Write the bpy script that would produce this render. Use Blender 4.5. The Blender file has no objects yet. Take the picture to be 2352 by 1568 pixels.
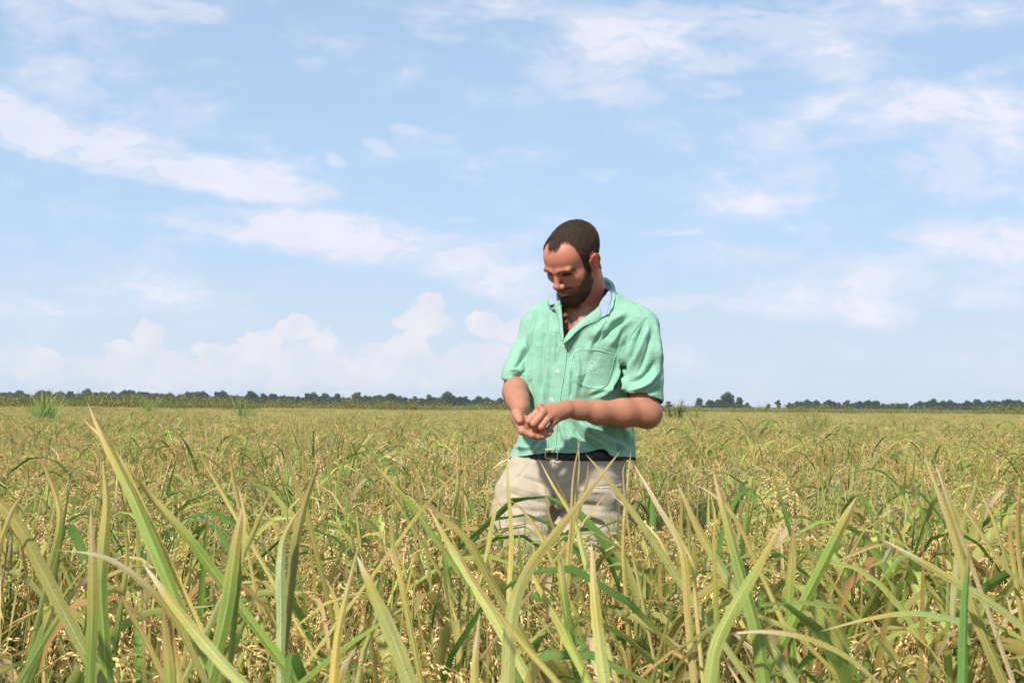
import bpy, math, random
import numpy as np
from mathutils import Vector, Matrix, Euler
from mathutils.bvhtree import BVHTree

scene = bpy.context.scene
COL = scene.collection
R = math.radians
PI = math.pi

# ------------------------------------------------------------------ camera
CAMZ = 1.2
cd = bpy.data.cameras.new("camera")
cam = bpy.data.objects.new("camera", cd)
COL.objects.link(cam)
cd.sensor_width = 36.0
cd.lens = 45.0
cd.clip_start = 0.05
cd.clip_end = 12000
cam.location = (0, 0, CAMZ)
cam.rotation_euler = (R(90 + 2.843), R(-0.45), 0)
cd.dof.use_dof = True
cd.dof.focus_distance = 4.1
cd.dof.aperture_fstop = 18
scene.camera = cam
CAM_R = cam.rotation_euler.to_matrix()
CAM_P = Vector(cam.location)


def W(px, py, Y):
    """world point at distance Y in front of the viewer (photo 2352 px wide)"""
    d = CAM_R @ Vector(((px - 1176) / 2940.0, -(py - 784) / 2940.0, -1.0))
    t = Y / d.y
    return CAM_P + d * t


# ------------------------------------------------------------------ sky
SUN_EL, SUN_AZ = 47.0, 213.0     # azimuth measured clockwise from +Y (ahead)
az, el = R(SUN_AZ), R(SUN_EL)
SUN_DIR = Vector((math.sin(az) * math.cos(el), math.cos(az) * math.cos(el), math.sin(el)))
sd = bpy.data.lights.new("sun", 'SUN')
sd.energy = 4.6
sd.angle = R(3.5)
sd.color = (1.0, 0.955, 0.88)
sun = bpy.data.objects.new("sun", sd)
COL.objects.link(sun)
sun.location = (-20, -20, 40)
sun.rotation_euler = SUN_DIR.to_track_quat('Z', 'Y').to_euler()

scene.view_settings.view_transform = 'Standard'
scene.view_settings.look = 'None'
scene.view_settings.exposure = 0.30
scene.view_settings.gamma = 1.0


class NT:
    """tiny node helper"""
    def __init__(s, tree):
        s.t = tree
        s.n = tree.nodes
        s.l = tree.links

    def new(s, typ, **kw):
        n = s.n.new(typ)
        for k, v in kw.items():
            setattr(n, k, v)
        return n

    def inp(s, sock, v):
        if hasattr(v, 'is_output') or isinstance(v, bpy.types.NodeSocket):
            s.l.new(v, sock)
        else:
            sock.default_value = v

    def m(s, op, a, b=0.0, c=None, clamp=False):
        n = s.n.new('ShaderNodeMath')
        n.operation = op
        n.use_clamp = clamp
        s.inp(n.inputs[0], a)
        s.inp(n.inputs[1], b)
        if c is not None:
            s.inp(n.inputs[2], c)
        return n.outputs[0]

    def noise(s, vec, scale, detail=4, rough=0.55, dist=0.0, dim='3D'):
        n = s.n.new('ShaderNodeTexNoise')
        n.noise_dimensions = dim
        if vec is not None:
            s.l.new(vec, n.inputs['Vector'])
        n.inputs['Scale'].default_value = scale
        n.inputs['Detail'].default_value = detail
        n.inputs['Roughness'].default_value = rough
        n.inputs['Distortion'].default_value = dist
        return n

    def ramp(s, fac, a, b, lo=0.0, hi=1.0, typ='SMOOTHSTEP'):
        n = s.n.new('ShaderNodeMapRange')
        n.interpolation_type = typ
        s.inp(n.inputs[0], fac)
        n.inputs[1].default_value = a
        n.inputs[2].default_value = b
        n.inputs[3].default_value = lo
        n.inputs[4].default_value = hi
        return n.outputs[0]

    def mix(s, fac, a, b, typ='MIX'):
        n = s.n.new('ShaderNodeMix')
        n.data_type = 'RGBA'
        n.blend_type = typ
        s.inp(n.inputs[0], fac)
        s.inp(n.inputs[6], a if not isinstance(a, tuple) else tuple(a) + ((1,) if len(a) == 3 else ()))
        s.inp(n.inputs[7], b if not isinstance(b, tuple) else tuple(b) + ((1,) if len(b) == 3 else ()))
        return n.outputs[2]


world = bpy.data.worlds.new("World")
scene.world = world
world.use_nodes = True
wt = world.node_tree
wt.nodes.clear()
w = NT(wt)
sky = w.new('ShaderNodeTexSky', sky_type='NISHITA')
sky.sun_disc = False
sky.sun_elevation = el
sky.sun_rotation = az
sky.altitude = 0
sky.air_density = 1.0
sky.dust_density = 1.2
sky.ozone_density = 1.5
SKY_STR = 0.12
tc = w.new('ShaderNodeTexCoord')
sep = w.new('ShaderNodeSeparateXYZ')
w.l.new(tc.outputs['Generated'], sep.inputs[0])
dx, dy, dz = sep.outputs
# clouds live in direction space; ahead of the field u runs right, v runs up
ysafe = w.m('MAXIMUM', w.m('ABSOLUTE', dy), 0.12)
u = w.m('DIVIDE', dx, ysafe)
v = w.m('DIVIDE', dz, ysafe)
behind = w.m('LESS_THAN', dy, 0.0)


def comb(a, b, c=0.0):
    n = w.new('ShaderNodeCombineXYZ')
    w.inp(n.inputs[0], a)
    w.inp(n.inputs[1], b)
    w.inp(n.inputs[2], c)
    return n.outputs[0]


uv_raw = comb(u, v, behind)
warp = w.noise(uv_raw, 9.0, 5, 0.6)
ws = w.new('ShaderNodeSeparateColor')
w.l.new(warp.outputs['Color'], ws.inputs[0])
uw = w.m('ADD', u, w.m('MULTIPLY', w.m('SUBTRACT', ws.outputs[0], 0.5), 0.055))
vw = w.m('ADD', v, w.m('MULTIPLY', w.m('SUBTRACT', ws.outputs[1], 0.5), 0.030))


def duv(px, py):
    d = CAM_R @ Vector(((px - 1176) / 2940.0, -(py - 784) / 2940.0, -1.0))
    return d.x / d.y, d.z / d.y


def blob(px, py, rx, ry, ang, amp, uu=uw, vv=vw):
    """soft elliptical patch of cloud cover; px/ry in photo pixels"""
    cu, cv = duv(px, py)
    c, s_ = math.cos(R(-ang)), math.sin(R(-ang))
    a = w.m('SUBTRACT', uu, cu)
    b = w.m('SUBTRACT', vv, cv)
    x = w.m('MULTIPLY_ADD', a, c / (rx / 2940.0), w.m('MULTIPLY', b, s_ / (rx / 2940.0)))
    y = w.m('MULTIPLY_ADD', a, -s_ / (ry / 2940.0), w.m('MULTIPLY', b, c / (ry / 2940.0)))
    r2 = w.m('MULTIPLY_ADD', x, x, w.m('MULTIPLY', y, y))
    return w.m('MULTIPLY', w.ramp(r2, 1.0, 0.0), amp)


def total(lst):
    out = lst[0]
    for k in lst[1:]:
        out = w.m('ADD', out, k)
    return out


# --- mid-level drifting cloud: (x, y, rx, ry, angle(clockwise deg), amount)
BLOBS = [
    (40, 280, 330, 80, 14, 1.15), (330, 365, 380, 75, 13, 1.45), (560, 420, 250, 55, 12, 1.4),
    (120, 300, 300, 80, 12, .9), (170, 225, 250, 75, 25, .45), (350, 290, 130, 80, 30, .35),
    (600, 520, 330, 48, 3, 1.5), (820, 555, 330, 70, 7, 1.3), (1060, 610, 260, 70, 12, 1.0),
    (1180, 640, 200, 70, 0, .5), (560, 560, 280, 30, 0, .45), (100, 40, 150, 90, 20, .55),
    (330, 10, 230, 50, 5, .65), (170, 150, 70, 40, 15, .45), (500, 150, 150, 35, 5, .25),
    (1060, 80, 170, 60, 20, .65), (1130, 10, 200, 45, 5, .55), (1340, 150, 200, 90, 8, .7),
    (1420, 90, 180, 60, -8, .6), (1580, 120, 180, 45, 5, .75), (1560, 40, 380, 60, 0, .6),
    (1400, 215, 170, 35, 0, .5), (1660, 200, 90, 32, 0, .7), (1880, 130, 150, 70, 20, .6),
    (1800, 40, 280, 60, 0, .45), (2150, 20, 350, 80, 0, .55), (2000, 245, 300, 60, 0, .75),
    (2250, 250, 260, 70, 0, .7), (1900, 300, 250, 50, 0, .35), (2300, 160, 160, 28, -18, .5),
    (1900, 420, 260, 60, -5, .55), (2240, 390, 240, 110, 0, .65), (1760, 475, 230, 40, -8, .4),
    (2100, 570, 520, 60, -4, .5), (2300, 545, 280, 70, 0, .7), (1960, 680, 620, 70, -2, 1.0),
    (2200, 620, 420, 110, -4, .5), (865, 335, 62, 26, 28, .8), (930, 300, 60, 17, 8, .45),
    (1015, 317, 48, 15, 3, .6), (762, 377, 32, 22, 35, .55), (1380, 392, 75, 18, 3, .42),
    (1480, 538, 55, 15, -3, .55), (1555, 545, 60, 11, -3, .5), (1240, 540, 90, 28, 5, .35),
    (190, 660, 80, 10, 2, .35), (720, 147, 45, 22, 10, .35), (1060, 505, 60, 12, 3, .4),
    (1520, 335, 90, 22, 0, .3), (0, 215, 50, 30, 30, .5), (1560, 700, 260, 22, 0, .55),
    (1750, 90, 520, 120, 5, .35), (2050, 330, 420, 120, 0, .28), (250, 120, 330, 130, 12, .22), (1420, 180, 260, 100, 5, .3),
    (450, 240, 120, 60, 30, .35), (1250, 60, 320, 90, 8, .25), (2000, 430, 420, 90, -3, .25), (1650, 820, 900, 90, 0, .22), (1150, 575, 160, 60, 8, .35),
]
cover = total([blob(*b) for b in BLOBS])
# wisps everywhere outside the picture too
stretch = comb(w.m('MULTIPLY', uw, 1.0), w.m('MULTIPLY', vw, 2.3), behind)
n1 = w.noise(stretch, 8.5, 9, 0.60, 0.15)
n2 = w.noise(stretch, 2.2, 4, 0.5)
n3 = w.noise(stretch, 30.0, 6, 0.68, 0.4)
field_ = w.m('ADD', w.m('MULTIPLY', w.m('SUBTRACT', n1.outputs[0], 0.5), 4.6),
             w.m('MULTIPLY', w.m('SUBTRACT', n2.outputs[0], 0.5), 0.8))
n4 = w.noise(stretch, 16.0, 5, 0.6, 0.5)
cover = w.m('MULTIPLY', cover, w.ramp(n4.outputs[0], 0.36, 0.62, 0.35, 1.2))
dens = w.m('ADD', field_, w.m('MULTIPLY', cover, 0.80))
mask = w.ramp(w.m('ADD', dens, w.m('MULTIPLY', w.m('SUBTRACT', n3.outputs[0], 0.5), 1.1)), 0.02, 1.35)
mask = w.m('MULTIPLY', mask, 0.82)
thin = w.m('MULTIPLY', w.ramp(w.m('ADD', field_, w.m('MULTIPLY', cover, 1.6)), -0.25, 1.4), 0.50)
mask = w.m('MAXIMUM', mask, thin)
# --- distant heaped cloud above the horizon, sharper edged
CUM = [
    (340, 775, 62, 38, 0, 1.1), (350, 830, 110, 45, 0, .9), (60, 815, 90, 28, 0, .7), (90, 850, 190, 45, 0, .7),
    (270, 800, 36, 22, 0, .8), (270, 840, 90, 45, 0, .6),
    (680, 752, 48, 36, 0, 1.1), (600, 775, 66, 34, 0, 1.0), (545, 790, 36, 30, 0, .9), (745, 780, 50, 34, 0, .9),
    (490, 812, 60, 28, 0, .8), (620, 830, 210, 62, 0, 1.0), (760, 850, 160, 50, 0, .7),
    (985, 695, 52, 40, 0, .8), (975, 745, 78, 44, 0, 1.0), (930, 800, 80, 34, 0, .9), (850, 805, 50, 24, 0, .7),
    (1110, 745, 62, 42, 0, 1.15), (1160, 760, 62, 36, 0, 1.0), (1100, 815, 80, 36, 0, .8), (1180, 830, 100, 60, 0, .7),
    (1000, 850, 260, 60, 0, .7), (500, 875, 420, 40, 0, .5), (1230, 720, 60, 60, 0, .5),
]
cw = w.noise(uv_raw, 26.0, 6, 0.6)
cws = w.new('ShaderNodeSeparateColor')
w.l.new(cw.outputs['Color'], cws.inputs[0])
uc = w.m('ADD', u, w.m('MULTIPLY', w.m('SUBTRACT', cws.outputs[0], 0.5), 0.042))
vc = w.m('ADD', v, w.m('MULTIPLY', w.m('SUBTRACT', cws.outputs[1], 0.5), 0.034))
cum = total([blob(*b, uc, vc) for b in CUM])
cpuff = w.noise(uv_raw, 60.0, 6, 0.62)
cum = w.m('ADD', cum, w.m('MULTIPLY', w.m('SUBTRACT', cpuff.outputs[0], 0.5), w.m('MULTIPLY', w.ramp(cum, 0.0, 0.4), 1.6)))
cmask = w.ramp(cum, 0.14, 0.75)
elev = w.ramp(v, 0.0, 0.085)          # heaps dissolve into haze towards the ground
puff = w.noise(uv_raw, 34.0, 5, 0.55)
shade = w.m('MULTIPLY', cmask, w.m('ADD', 0.25, w.m('MULTIPLY', elev, 0.42)))
# --- clear sky
hsv = w.new('ShaderNodeHueSaturation')
w.l.new(sky.outputs[0], hsv.inputs['Color'])
hsv.inputs['Saturation'].default_value = 0.95
skycol = w.mix(1.0, hsv.outputs[0], (SKY_STR,) * 3, 'MULTIPLY')
# thin veil of moisture towards the horizon (elevation above the ground)
veil = w.ramp(dz, 0.36, 0.0, 0.55, 0.92)
clear = w.mix(veil, skycol, (0.415, 0.580, 0.790))
hz = w.ramp(dz, 0.16, 0.0, 0.0, 0.95)
clear = w.mix(hz, clear, (0.560, 0.640, 0.730))
cl_col = w.mix(w.ramp(n1.outputs[0], 0.35, 0.75), (0.66, 0.68, 0.78), (0.77, 0.75, 0.82))
skyc = w.mix(mask, clear, cl_col)
ccol = w.mix(w.ramp(puff.outputs[0], 0.3, 0.7), (0.66, 0.66, 0.74), (0.86, 0.77, 0.74))
skyc = w.mix(shade, skyc, ccol)
bg = w.new('ShaderNodeBackground')
w.l.new(skyc, bg.inputs[0])
bg.inputs[1].default_value = 1.0
wo = w.new('ShaderNodeOutputWorld')
w.l.new(bg.outputs[0], wo.inputs[0])
world.cycles.sampling_method = 'MANUAL'
world.cycles.sample_map_resolution = 512

scene.cycles.max_bounces = 7
scene.cycles.diffuse_bounces = 3
scene.cycles.glossy_bounces = 2
scene.cycles.transmission_bounces = 4
scene.cycles.transparent_max_bounces = 6
scene.cycles.volume_bounces = 0
scene.cycles.use_adaptive_sampling = True
scene.cycles.use_denoising = True


# ------------------------------------------------------------------ helpers
def tag(o, label=None, cat=None, group=None, kind=None):
    if label: o['label'] = label
    if cat: o['category'] = cat
    if group: o['group'] = group
    if kind: o['kind'] = kind
    return o


def empty(name, loc, parent=None):
    o = bpy.data.objects.new(name, None)
    o.empty_display_size = 0.1
    COL.objects.link(o)
    o.location = loc
    if parent: o.parent = parent
    return o


class MB:
    """collects geometry with a colour per vertex, linked as ONE mesh"""
    def __init__(s):
        s.v, s.f, s.c, s.uv, s.n = [], [], [], [], 0

    def add(s, V, F, C, UV=None):
        V = np.asarray(V, dtype=np.float32).reshape(-1, 3)
        F = np.asarray(F, dtype=np.int64)
        C = np.asarray(C, dtype=np.float32)
        if C.ndim == 1:
            C = np.tile(C[:3], (len(V), 1))
        s.v.append(V)
        s.f.append(F + s.n)
        s.c.append(C[:, :3])
        s.uv.append(np.zeros((len(V), 2), np.float32) if UV is None else np.asarray(UV, np.float32))
        s.n += len(V)

    def arrays(s):
        return np.concatenate(s.v), s.f, np.concatenate(s.c), np.concatenate(s.uv)

    def mesh(s, name, mat, smooth=True, origin=None):
        V, Fl, C, UV = s.arrays()
        if origin is not None:
            V = V - np.asarray(origin, np.float32)
        me = bpy.data.meshes.new(name)
        ln = np.concatenate([np.full(len(f), f.shape[1], np.int32) for f in Fl])
        idx = np.concatenate([f.reshape(-1) for f in Fl]).astype(np.int32)
        me.vertices.add(len(V))
        me.vertices.foreach_set('co', V.astype(np.float32).ravel())
        me.loops.add(len(idx))
        me.loops.foreach_set('vertex_index', idx)
        me.polygons.add(len(ln))
        st = np.concatenate([[0], np.cumsum(ln)[:-1]]).astype(np.int32)
        me.polygons.foreach_set('loop_start', st)
        me.polygons.foreach_set('use_smooth', np.full(len(ln), smooth))
        ca = me.attributes.new('Col', 'FLOAT_COLOR', 'POINT')
        ca.data.foreach_set('color', np.concatenate([C, np.ones((len(C), 1), np.float32)], 1).astype(np.float32).ravel())
        ul = me.uv_layers.new(name='UVMap')
        ul.data.foreach_set('uv', UV[idx].astype(np.float32).ravel())
        me.update(calc_edges=True)
        me.validate()
        if mat: me.materials.append(mat)
        return me

    def build(s, name, mat, parent=None, smooth=True, origin=None):
        me = s.mesh(name, mat, smooth, origin)
        o = bpy.data.objects.new(name, me)
        COL.objects.link(o)
        if origin is not None:
            o.location = origin
        if parent is not None:
            o.parent = parent
            o.location = Vector(o.location) - Vector(parent.location)
        return o


def newmat(name):
    m = bpy.data.materials.new(name)
    m.use_nodes = True
    m.node_tree.nodes.clear()
    n = NT(m.node_tree)
    out = n.new('ShaderNodeOutputMaterial')
    return m, n, out


def plant_mat(name, transl=0.35, rough=0.5, spec=0.3, var=0.25, stripes=True):
    m, n, out = newmat(name)
    a = n.new('ShaderNodeVertexColor', layer_name='Col')
    uvn = n.new('ShaderNodeUVMap', uv_map='UVMap')
    oi = n.new('ShaderNodeObjectInfo')
    col = a.outputs[0]
    if stripes:
        # veins run along the blade, blotches and rusty specks on top
        mp = n.new('ShaderNodeMapping')
        n.l.new(uvn.outputs[0], mp.inputs[0])
        mp.inputs['Scale'].default_value = (9.0, 0.25, 1)
        ns = n.noise(mp.outputs[0], 3.0, 2, 0.6)
        f = n.ramp(ns.outputs[0], 0.3, 0.7, 1.0 - var, 1.0 + var, 'LINEAR')
        col = n.mix(1.0, col, (1, 1, 1), 'MULTIPLY')
        vm = n.new('ShaderNodeVectorMath', operation='SCALE')
        n.l.new(col, vm.inputs[0])
        n.l.new(f, vm.inputs['Scale'])
        col = vm.outputs[0]
        mp2 = n.new('ShaderNodeMapping')
        n.l.new(uvn.outputs[0], mp2.inputs[0])
        mp2.inputs['Scale'].default_value = (1.0, 4.0, 1)
        sp = n.noise(mp2.outputs[0], 11.0, 3, 0.7)
        sf = n.ramp(sp.outputs[0], 0.60, 0.66, 0.0, 0.75)
        col = n.mix(sf, col, (0.16, 0.075, 0.025))
    geo_ = n.new('ShaderNodeNewGeometry')
    pn = n.noise(geo_.outputs['Position'], 0.45, 4, 0.6)       # greener and riper patches of the crop
    col = n.mix(n.ramp(pn.outputs[0], 0.42, 0.62, 0.0, 0.35), col, (1.12, 0.97, 0.84), 'MULTIPLY')
    hs = n.new('ShaderNodeHueSaturation')
    n.l.new(col, hs.inputs['Color'])
    n.l.new(n.ramp(oi.outputs['Random'], 0, 1, 0.82, 1.26, 'LINEAR'), hs.inputs['Value'])
    col = hs.outputs[0]
    p = n.new('ShaderNodeBsdfPrincipled')
    n.l.new(col, p.inputs['Base Color'])
    p.inputs['Roughness'].default_value = rough
    p.inputs['Specular IOR Level'].default_value = spec
    if transl > 0:
        t = n.new('ShaderNodeBsdfTranslucent')
        n.l.new(col, t.inputs[0])
        mx = n.new('ShaderNodeMixShader')
        mx.inputs[0].default_value = transl
        n.l.new(p.outputs[0], mx.inputs[1])
        n.l.new(t.outputs[0], mx.inputs[2])
        n.l.new(mx.outputs[0], out.inputs[0])
    else:
        n.l.new(p.outputs[0], out.inputs[0])
    return m
rng = np.random.default_rng(7)
# ---- leaf blades and seed heads -------------------------------------------
def spline(P, n):
    """Catmull-Rom through the points"""
    P = np.asarray(P, float)
    if len(P) == 2:
        t = np.linspace(0, 1, n)[:, None]
        return P[0] * (1 - t) + P[1] * t
    Q = np.vstack([2 * P[0] - P[1], P, 2 * P[-1] - P[-2]])
    t = np.linspace(0, len(P) - 1 - 1e-6, n)
    k = t.astype(int)
    f = (t - k)[:, None]
    p0, p1, p2, p3 = Q[k], Q[k + 1], Q[k + 2], Q[k + 3]
    return 0.5 * ((2 * p1) + (-p0 + p2) * f + (2 * p0 - 5 * p1 + 4 * p2 - p3) * f ** 2 + (-p0 + 3 * p1 - 3 * p2 + p3) * f ** 3)


GREEN = np.array([(0.185, 0.310, 0.060), (0.250, 0.355, 0.080), (0.125, 0.245, 0.050), (0.33, 0.40, 0.10), (0.44, 0.46, 0.13)])
YELLOW = np.array([(0.42, 0.42, 0.12), (0.46, 0.40, 0.11), (0.38, 0.37, 0.12)])
DRY = np.array([(0.60, 0.42, 0.18), (0.70, 0.52, 0.27), (0.42, 0.25, 0.10), (0.76, 0.60, 0.36)])
TAN = np.array([(0.86, 0.58, 0.26), (0.90, 0.66, 0.34), (0.76, 0.47, 0.19), (0.88, 0.66, 0.33), (0.80, 0.63, 0.26)])


def blade(mb, pts, width, side=None, base=None, tip=None, tipfrac=0.25, n=12, fold=0.25, torn=0.0, sheath=0.45, twist=0.0, peak=0.35, ncross=3):
    """grass blade: pointed, keeled ribbon along a curve; pts base -> tip"""
    C = spline(pts, n)
    T = np.gradient(C, axis=0)
    T /= np.linalg.norm(T, axis=1)[:, None] + 1e-9
    if side is None:
        a_ = rng.uniform(0, 2 * PI)
        side = np.array([math.cos(a_), math.sin(a_), 0.0])
    S = side - (T @ side)[:, None] * T
    S /= np.linalg.norm(S, axis=1)[:, None] + 1e-9
    N = np.cross(T, S)
    t = np.linspace(0, 1, n)
    if twist:
        a_ = twist * t
        S, N = S * np.cos(a_)[:, None] + N * np.sin(a_)[:, None], -S * np.sin(a_)[:, None] + N * np.cos(a_)[:, None]
    prof = np.where(t < peak, sheath + (1 - sheath) * np.sin(t / peak * PI / 2), np.clip(1 - (np.clip(t - peak, 0, 1) / (1 - peak)) ** 2.1, 0, 1) ** 0.85)
    w_ = width * 0.5 * prof
    jit = 1 + (rng.random(n) - 0.5) * (0.06 + torn)
    us = np.linspace(-1, 1, ncross)
    if ncross == 7: us = np.array([-1, -.72, -.16, 0, .16, .72, 1])
    V = np.zeros((n, ncross, 3))
    UV = np.zeros((n, ncross, 2))
    off = rng.uniform(0, 50, 2)
    ln = np.linalg.norm(np.diff(C, axis=0), axis=1).sum()
    for k, q in enumerate(us):
        keel = (abs(q) - 0.5) * fold
        V[:, k] = C + S * (w_ * q * (jit if q > 0 else jit[::-1]))[:, None] + N * (w_ * keel)[:, None]
        UV[:, k, 0] = q * 0.5 * width / 0.016 * 0.5 + off[0]
        UV[:, k, 1] = t * ln * 6 + off[1]
    base = np.asarray(base if base is not None else GREEN[rng.integers(len(GREEN))])
    tip = np.asarray(tip if tip is not None else DRY[rng.integers(len(DRY))])
    s_ = np.clip((t - (1 - tipfrac)) / max(tipfrac, 1e-3), 0, 1)
    mid = np.array((0.42, 0.36, 0.09))
    Cc = np.where(s_[:, None] < 0.5, base + (mid - base) * (s_ * 2)[:, None], mid + (tip - mid) * (s_ * 2 - 1)[:, None])
    Cc = np.repeat(Cc[:, None], ncross, 1)
    if ncross >= 5:
        Cc[:, ncross // 2] = Cc[:, ncross // 2] * 0.55 + np.array((0.52, 0.52, 0.26)) * 0.45     # pale midrib
        Cc[:, 0] = Cc[:, 0] * 0.6 + np.array((0.42, 0.36, 0.14)) * 0.4                       # margins yellow first
        Cc[:, -1] = Cc[:, -1] * 0.6 + np.array((0.42, 0.36, 0.14)) * 0.4
    q = np.arange(n - 1)[:, None] * ncross + np.arange(ncross - 1)[None, :]
    q = q.ravel()
    F = np.stack([q, q + 1, q + 1 + ncross, q + ncross], 1)
    mb.add(V.reshape(-1, 3), F, Cc.reshape(-1, 3), UV.reshape(-1, 2))


# a unit grain: pointed, 5-sided
_ga = np.arange(5) / 5 * 2 * PI
GV = np.vstack([[0, 0, 0]] + [[[math.cos(a_) * r_ * .78, math.sin(a_) * r_ * .62, z_] for a_ in _ga] for z_, r_ in ((.28, .17), (.68, .165))] + [[0.03, 0, 1]])
GF3 = [[0, 1 + (k + 1) % 5, 1 + k] for k in range(5)] + [[11, 6 + k, 6 + (k + 1) % 5] for k in range(5)]
GF4 = [[1 + k, 1 + (k + 1) % 5, 6 + (k + 1) % 5, 6 + k] for k in range(5)]
LV = np.array([[0, 0, 0], [.2, 0, .5], [-.1, .17, .5], [-.1, -.17, .5], [0, 0, 1]])
LF3 = [[0, 2, 1], [0, 3, 2], [0, 1, 3], [4, 1, 2], [4, 2, 3], [4, 3, 1]]


def frames(D):
    D = D / (np.linalg.norm(D, axis=1)[:, None] + 1e-9)
    ref = np.where(np.abs(D[:, 2:3]) < 0.9, np.array([[0, 0, 1.0]]), np.array([[1.0, 0, 0]]))
    X_ = np.cross(ref, D)
    X_ /= np.linalg.norm(X_, axis=1)[:, None]
    Y_ = np.cross(D, X_)
    return X_, Y_, D


def grains(mb, P, D, L, cols, low=False):
    X_, Y_, Z_ = frames(D)
    U = LV if low else GV
    V = P[:, None] + (X_[:, None] * U[None, :, 0:1] + Y_[:, None] * U[None, :, 1:2] + Z_[:, None] * U[None, :, 2:3]) * L[:, None, None]
    k = np.arange(len(P))[:, None, None] * len(U)
    C = np.repeat(cols[:, None], len(U), 1).copy()
    C[:, -1] *= 1.15
    f3 = (np.array(LF3 if low else GF3)[None] + k).reshape(-1, 3)
    base_n = mb.n
    mb.add(V.reshape(-1, 3), f3, C.reshape(-1, 3))
    if not low:
        f4 = (np.array(GF4)[None] + k).reshape(-1, 4)
        mb.f.append(f4 + base_n)


def tube(mb, pts, r, col, sides=3, n=8, r1=None):
    C = spline(pts, n)
    T = np.gradient(C, axis=0)
    X_, Y_, _ = frames(T)
    a_ = np.arange(sides) / sides * 2 * PI
    rr = np.linspace(r, r if r1 is None else r1, n)
    V = C[:, None] + (X_[:, None] * np.cos(a_)[None, :, None] + Y_[:, None] * np.sin(a_)[None, :, None]) * rr[:, None, None]
    i_, j_ = np.meshgrid(np.arange(n - 1), np.arange(sides), indexing='ij')
    F = np.stack([i_ * sides + j_, i_ * sides + (j_ + 1) % sides, (i_ + 1) * sides + (j_ + 1) % sides, (i_ + 1) * sides + j_], -1).reshape(-1, 4)
    mb.add(V.reshape(-1, 3), F, col)


# ------------------------------------------------------------------ field

CAN = 0.82      # height of the seed-head canopy

leaf_mat = plant_mat("rice_leaf", 0.42, 0.55, 0.22, 0.25)
grain_mat = plant_mat("rice_grain", 0.2, 0.55, 0.25, 0.1, stripes=False)
weed_mat = plant_mat("weed_leaf", 0.42, 0.6, 0.2, 0.15, stripes=False)

m_soil, n, out = newmat("soil")
tcn = n.new('ShaderNodeTexCoord')
ns = n.noise(tcn.outputs['Object'], 3.0, 8, 0.6)
c = n.mix(ns.outputs[0], (0.035, 0.032, 0.015), (0.10, 0.085, 0.045))
ns2 = n.noise(tcn.outputs['Object'], 0.02, 5, 0.6)
geo = n.new('ShaderNodeNewGeometry')
sp_ = n.new('ShaderNodeSeparateXYZ')
n.l.new(geo.outputs['Position'], sp_.inputs[0])
far = n.ramp(sp_.outputs[1], 74, 80)
c2 = n.mix(n.ramp(ns2.outputs[0], 0.35, 0.65), (0.11, 0.13, 0.045), (0.19, 0.19, 0.07))
c = n.mix(far, c, c2)
p = n.new('ShaderNodeBsdfPrincipled')
n.l.new(c, p.inputs['Base Color'])
p.inputs['Roughness'].default_value = 1.0
p.inputs['Specular IOR Level'].default_value = 0.05
n.l.new(p.outputs[0], out.inputs[0])

g = MB()
# one sheet to the horizon, finer near the viewer with slight clods
xs = np.concatenate([-np.geomspace(6000, 4, 26), np.linspace(-3.5, 3.5, 29), np.geomspace(4, 6000, 26)])
ys = np.concatenate([-np.geomspace(600, 2, 14), np.linspace(-1.5, 9, 43), np.geomspace(9.5, 6000, 40)])
X, Yg = np.meshgrid(xs, ys)
Z = 0.02 * np.sin(X * 3.1 + 1) * np.cos(Yg * 2.7) * (np.abs(X) < 4) * (np.abs(Yg) < 9.2)
V = np.stack([X, Yg, Z - 0.02], -1).reshape(-1, 3)
nx = len(xs)
i, j = np.meshgrid(np.arange(nx - 1), np.arange(len(ys) - 1))
a = (j * nx + i).ravel()
g.add(V, np.stack([a, a + 1, a + 1 + nx, a + nx], 1), (0.1, 0.09, 0.05))
ground = g.build("ground", m_soil)
ground['kind'] = 'structure'


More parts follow.
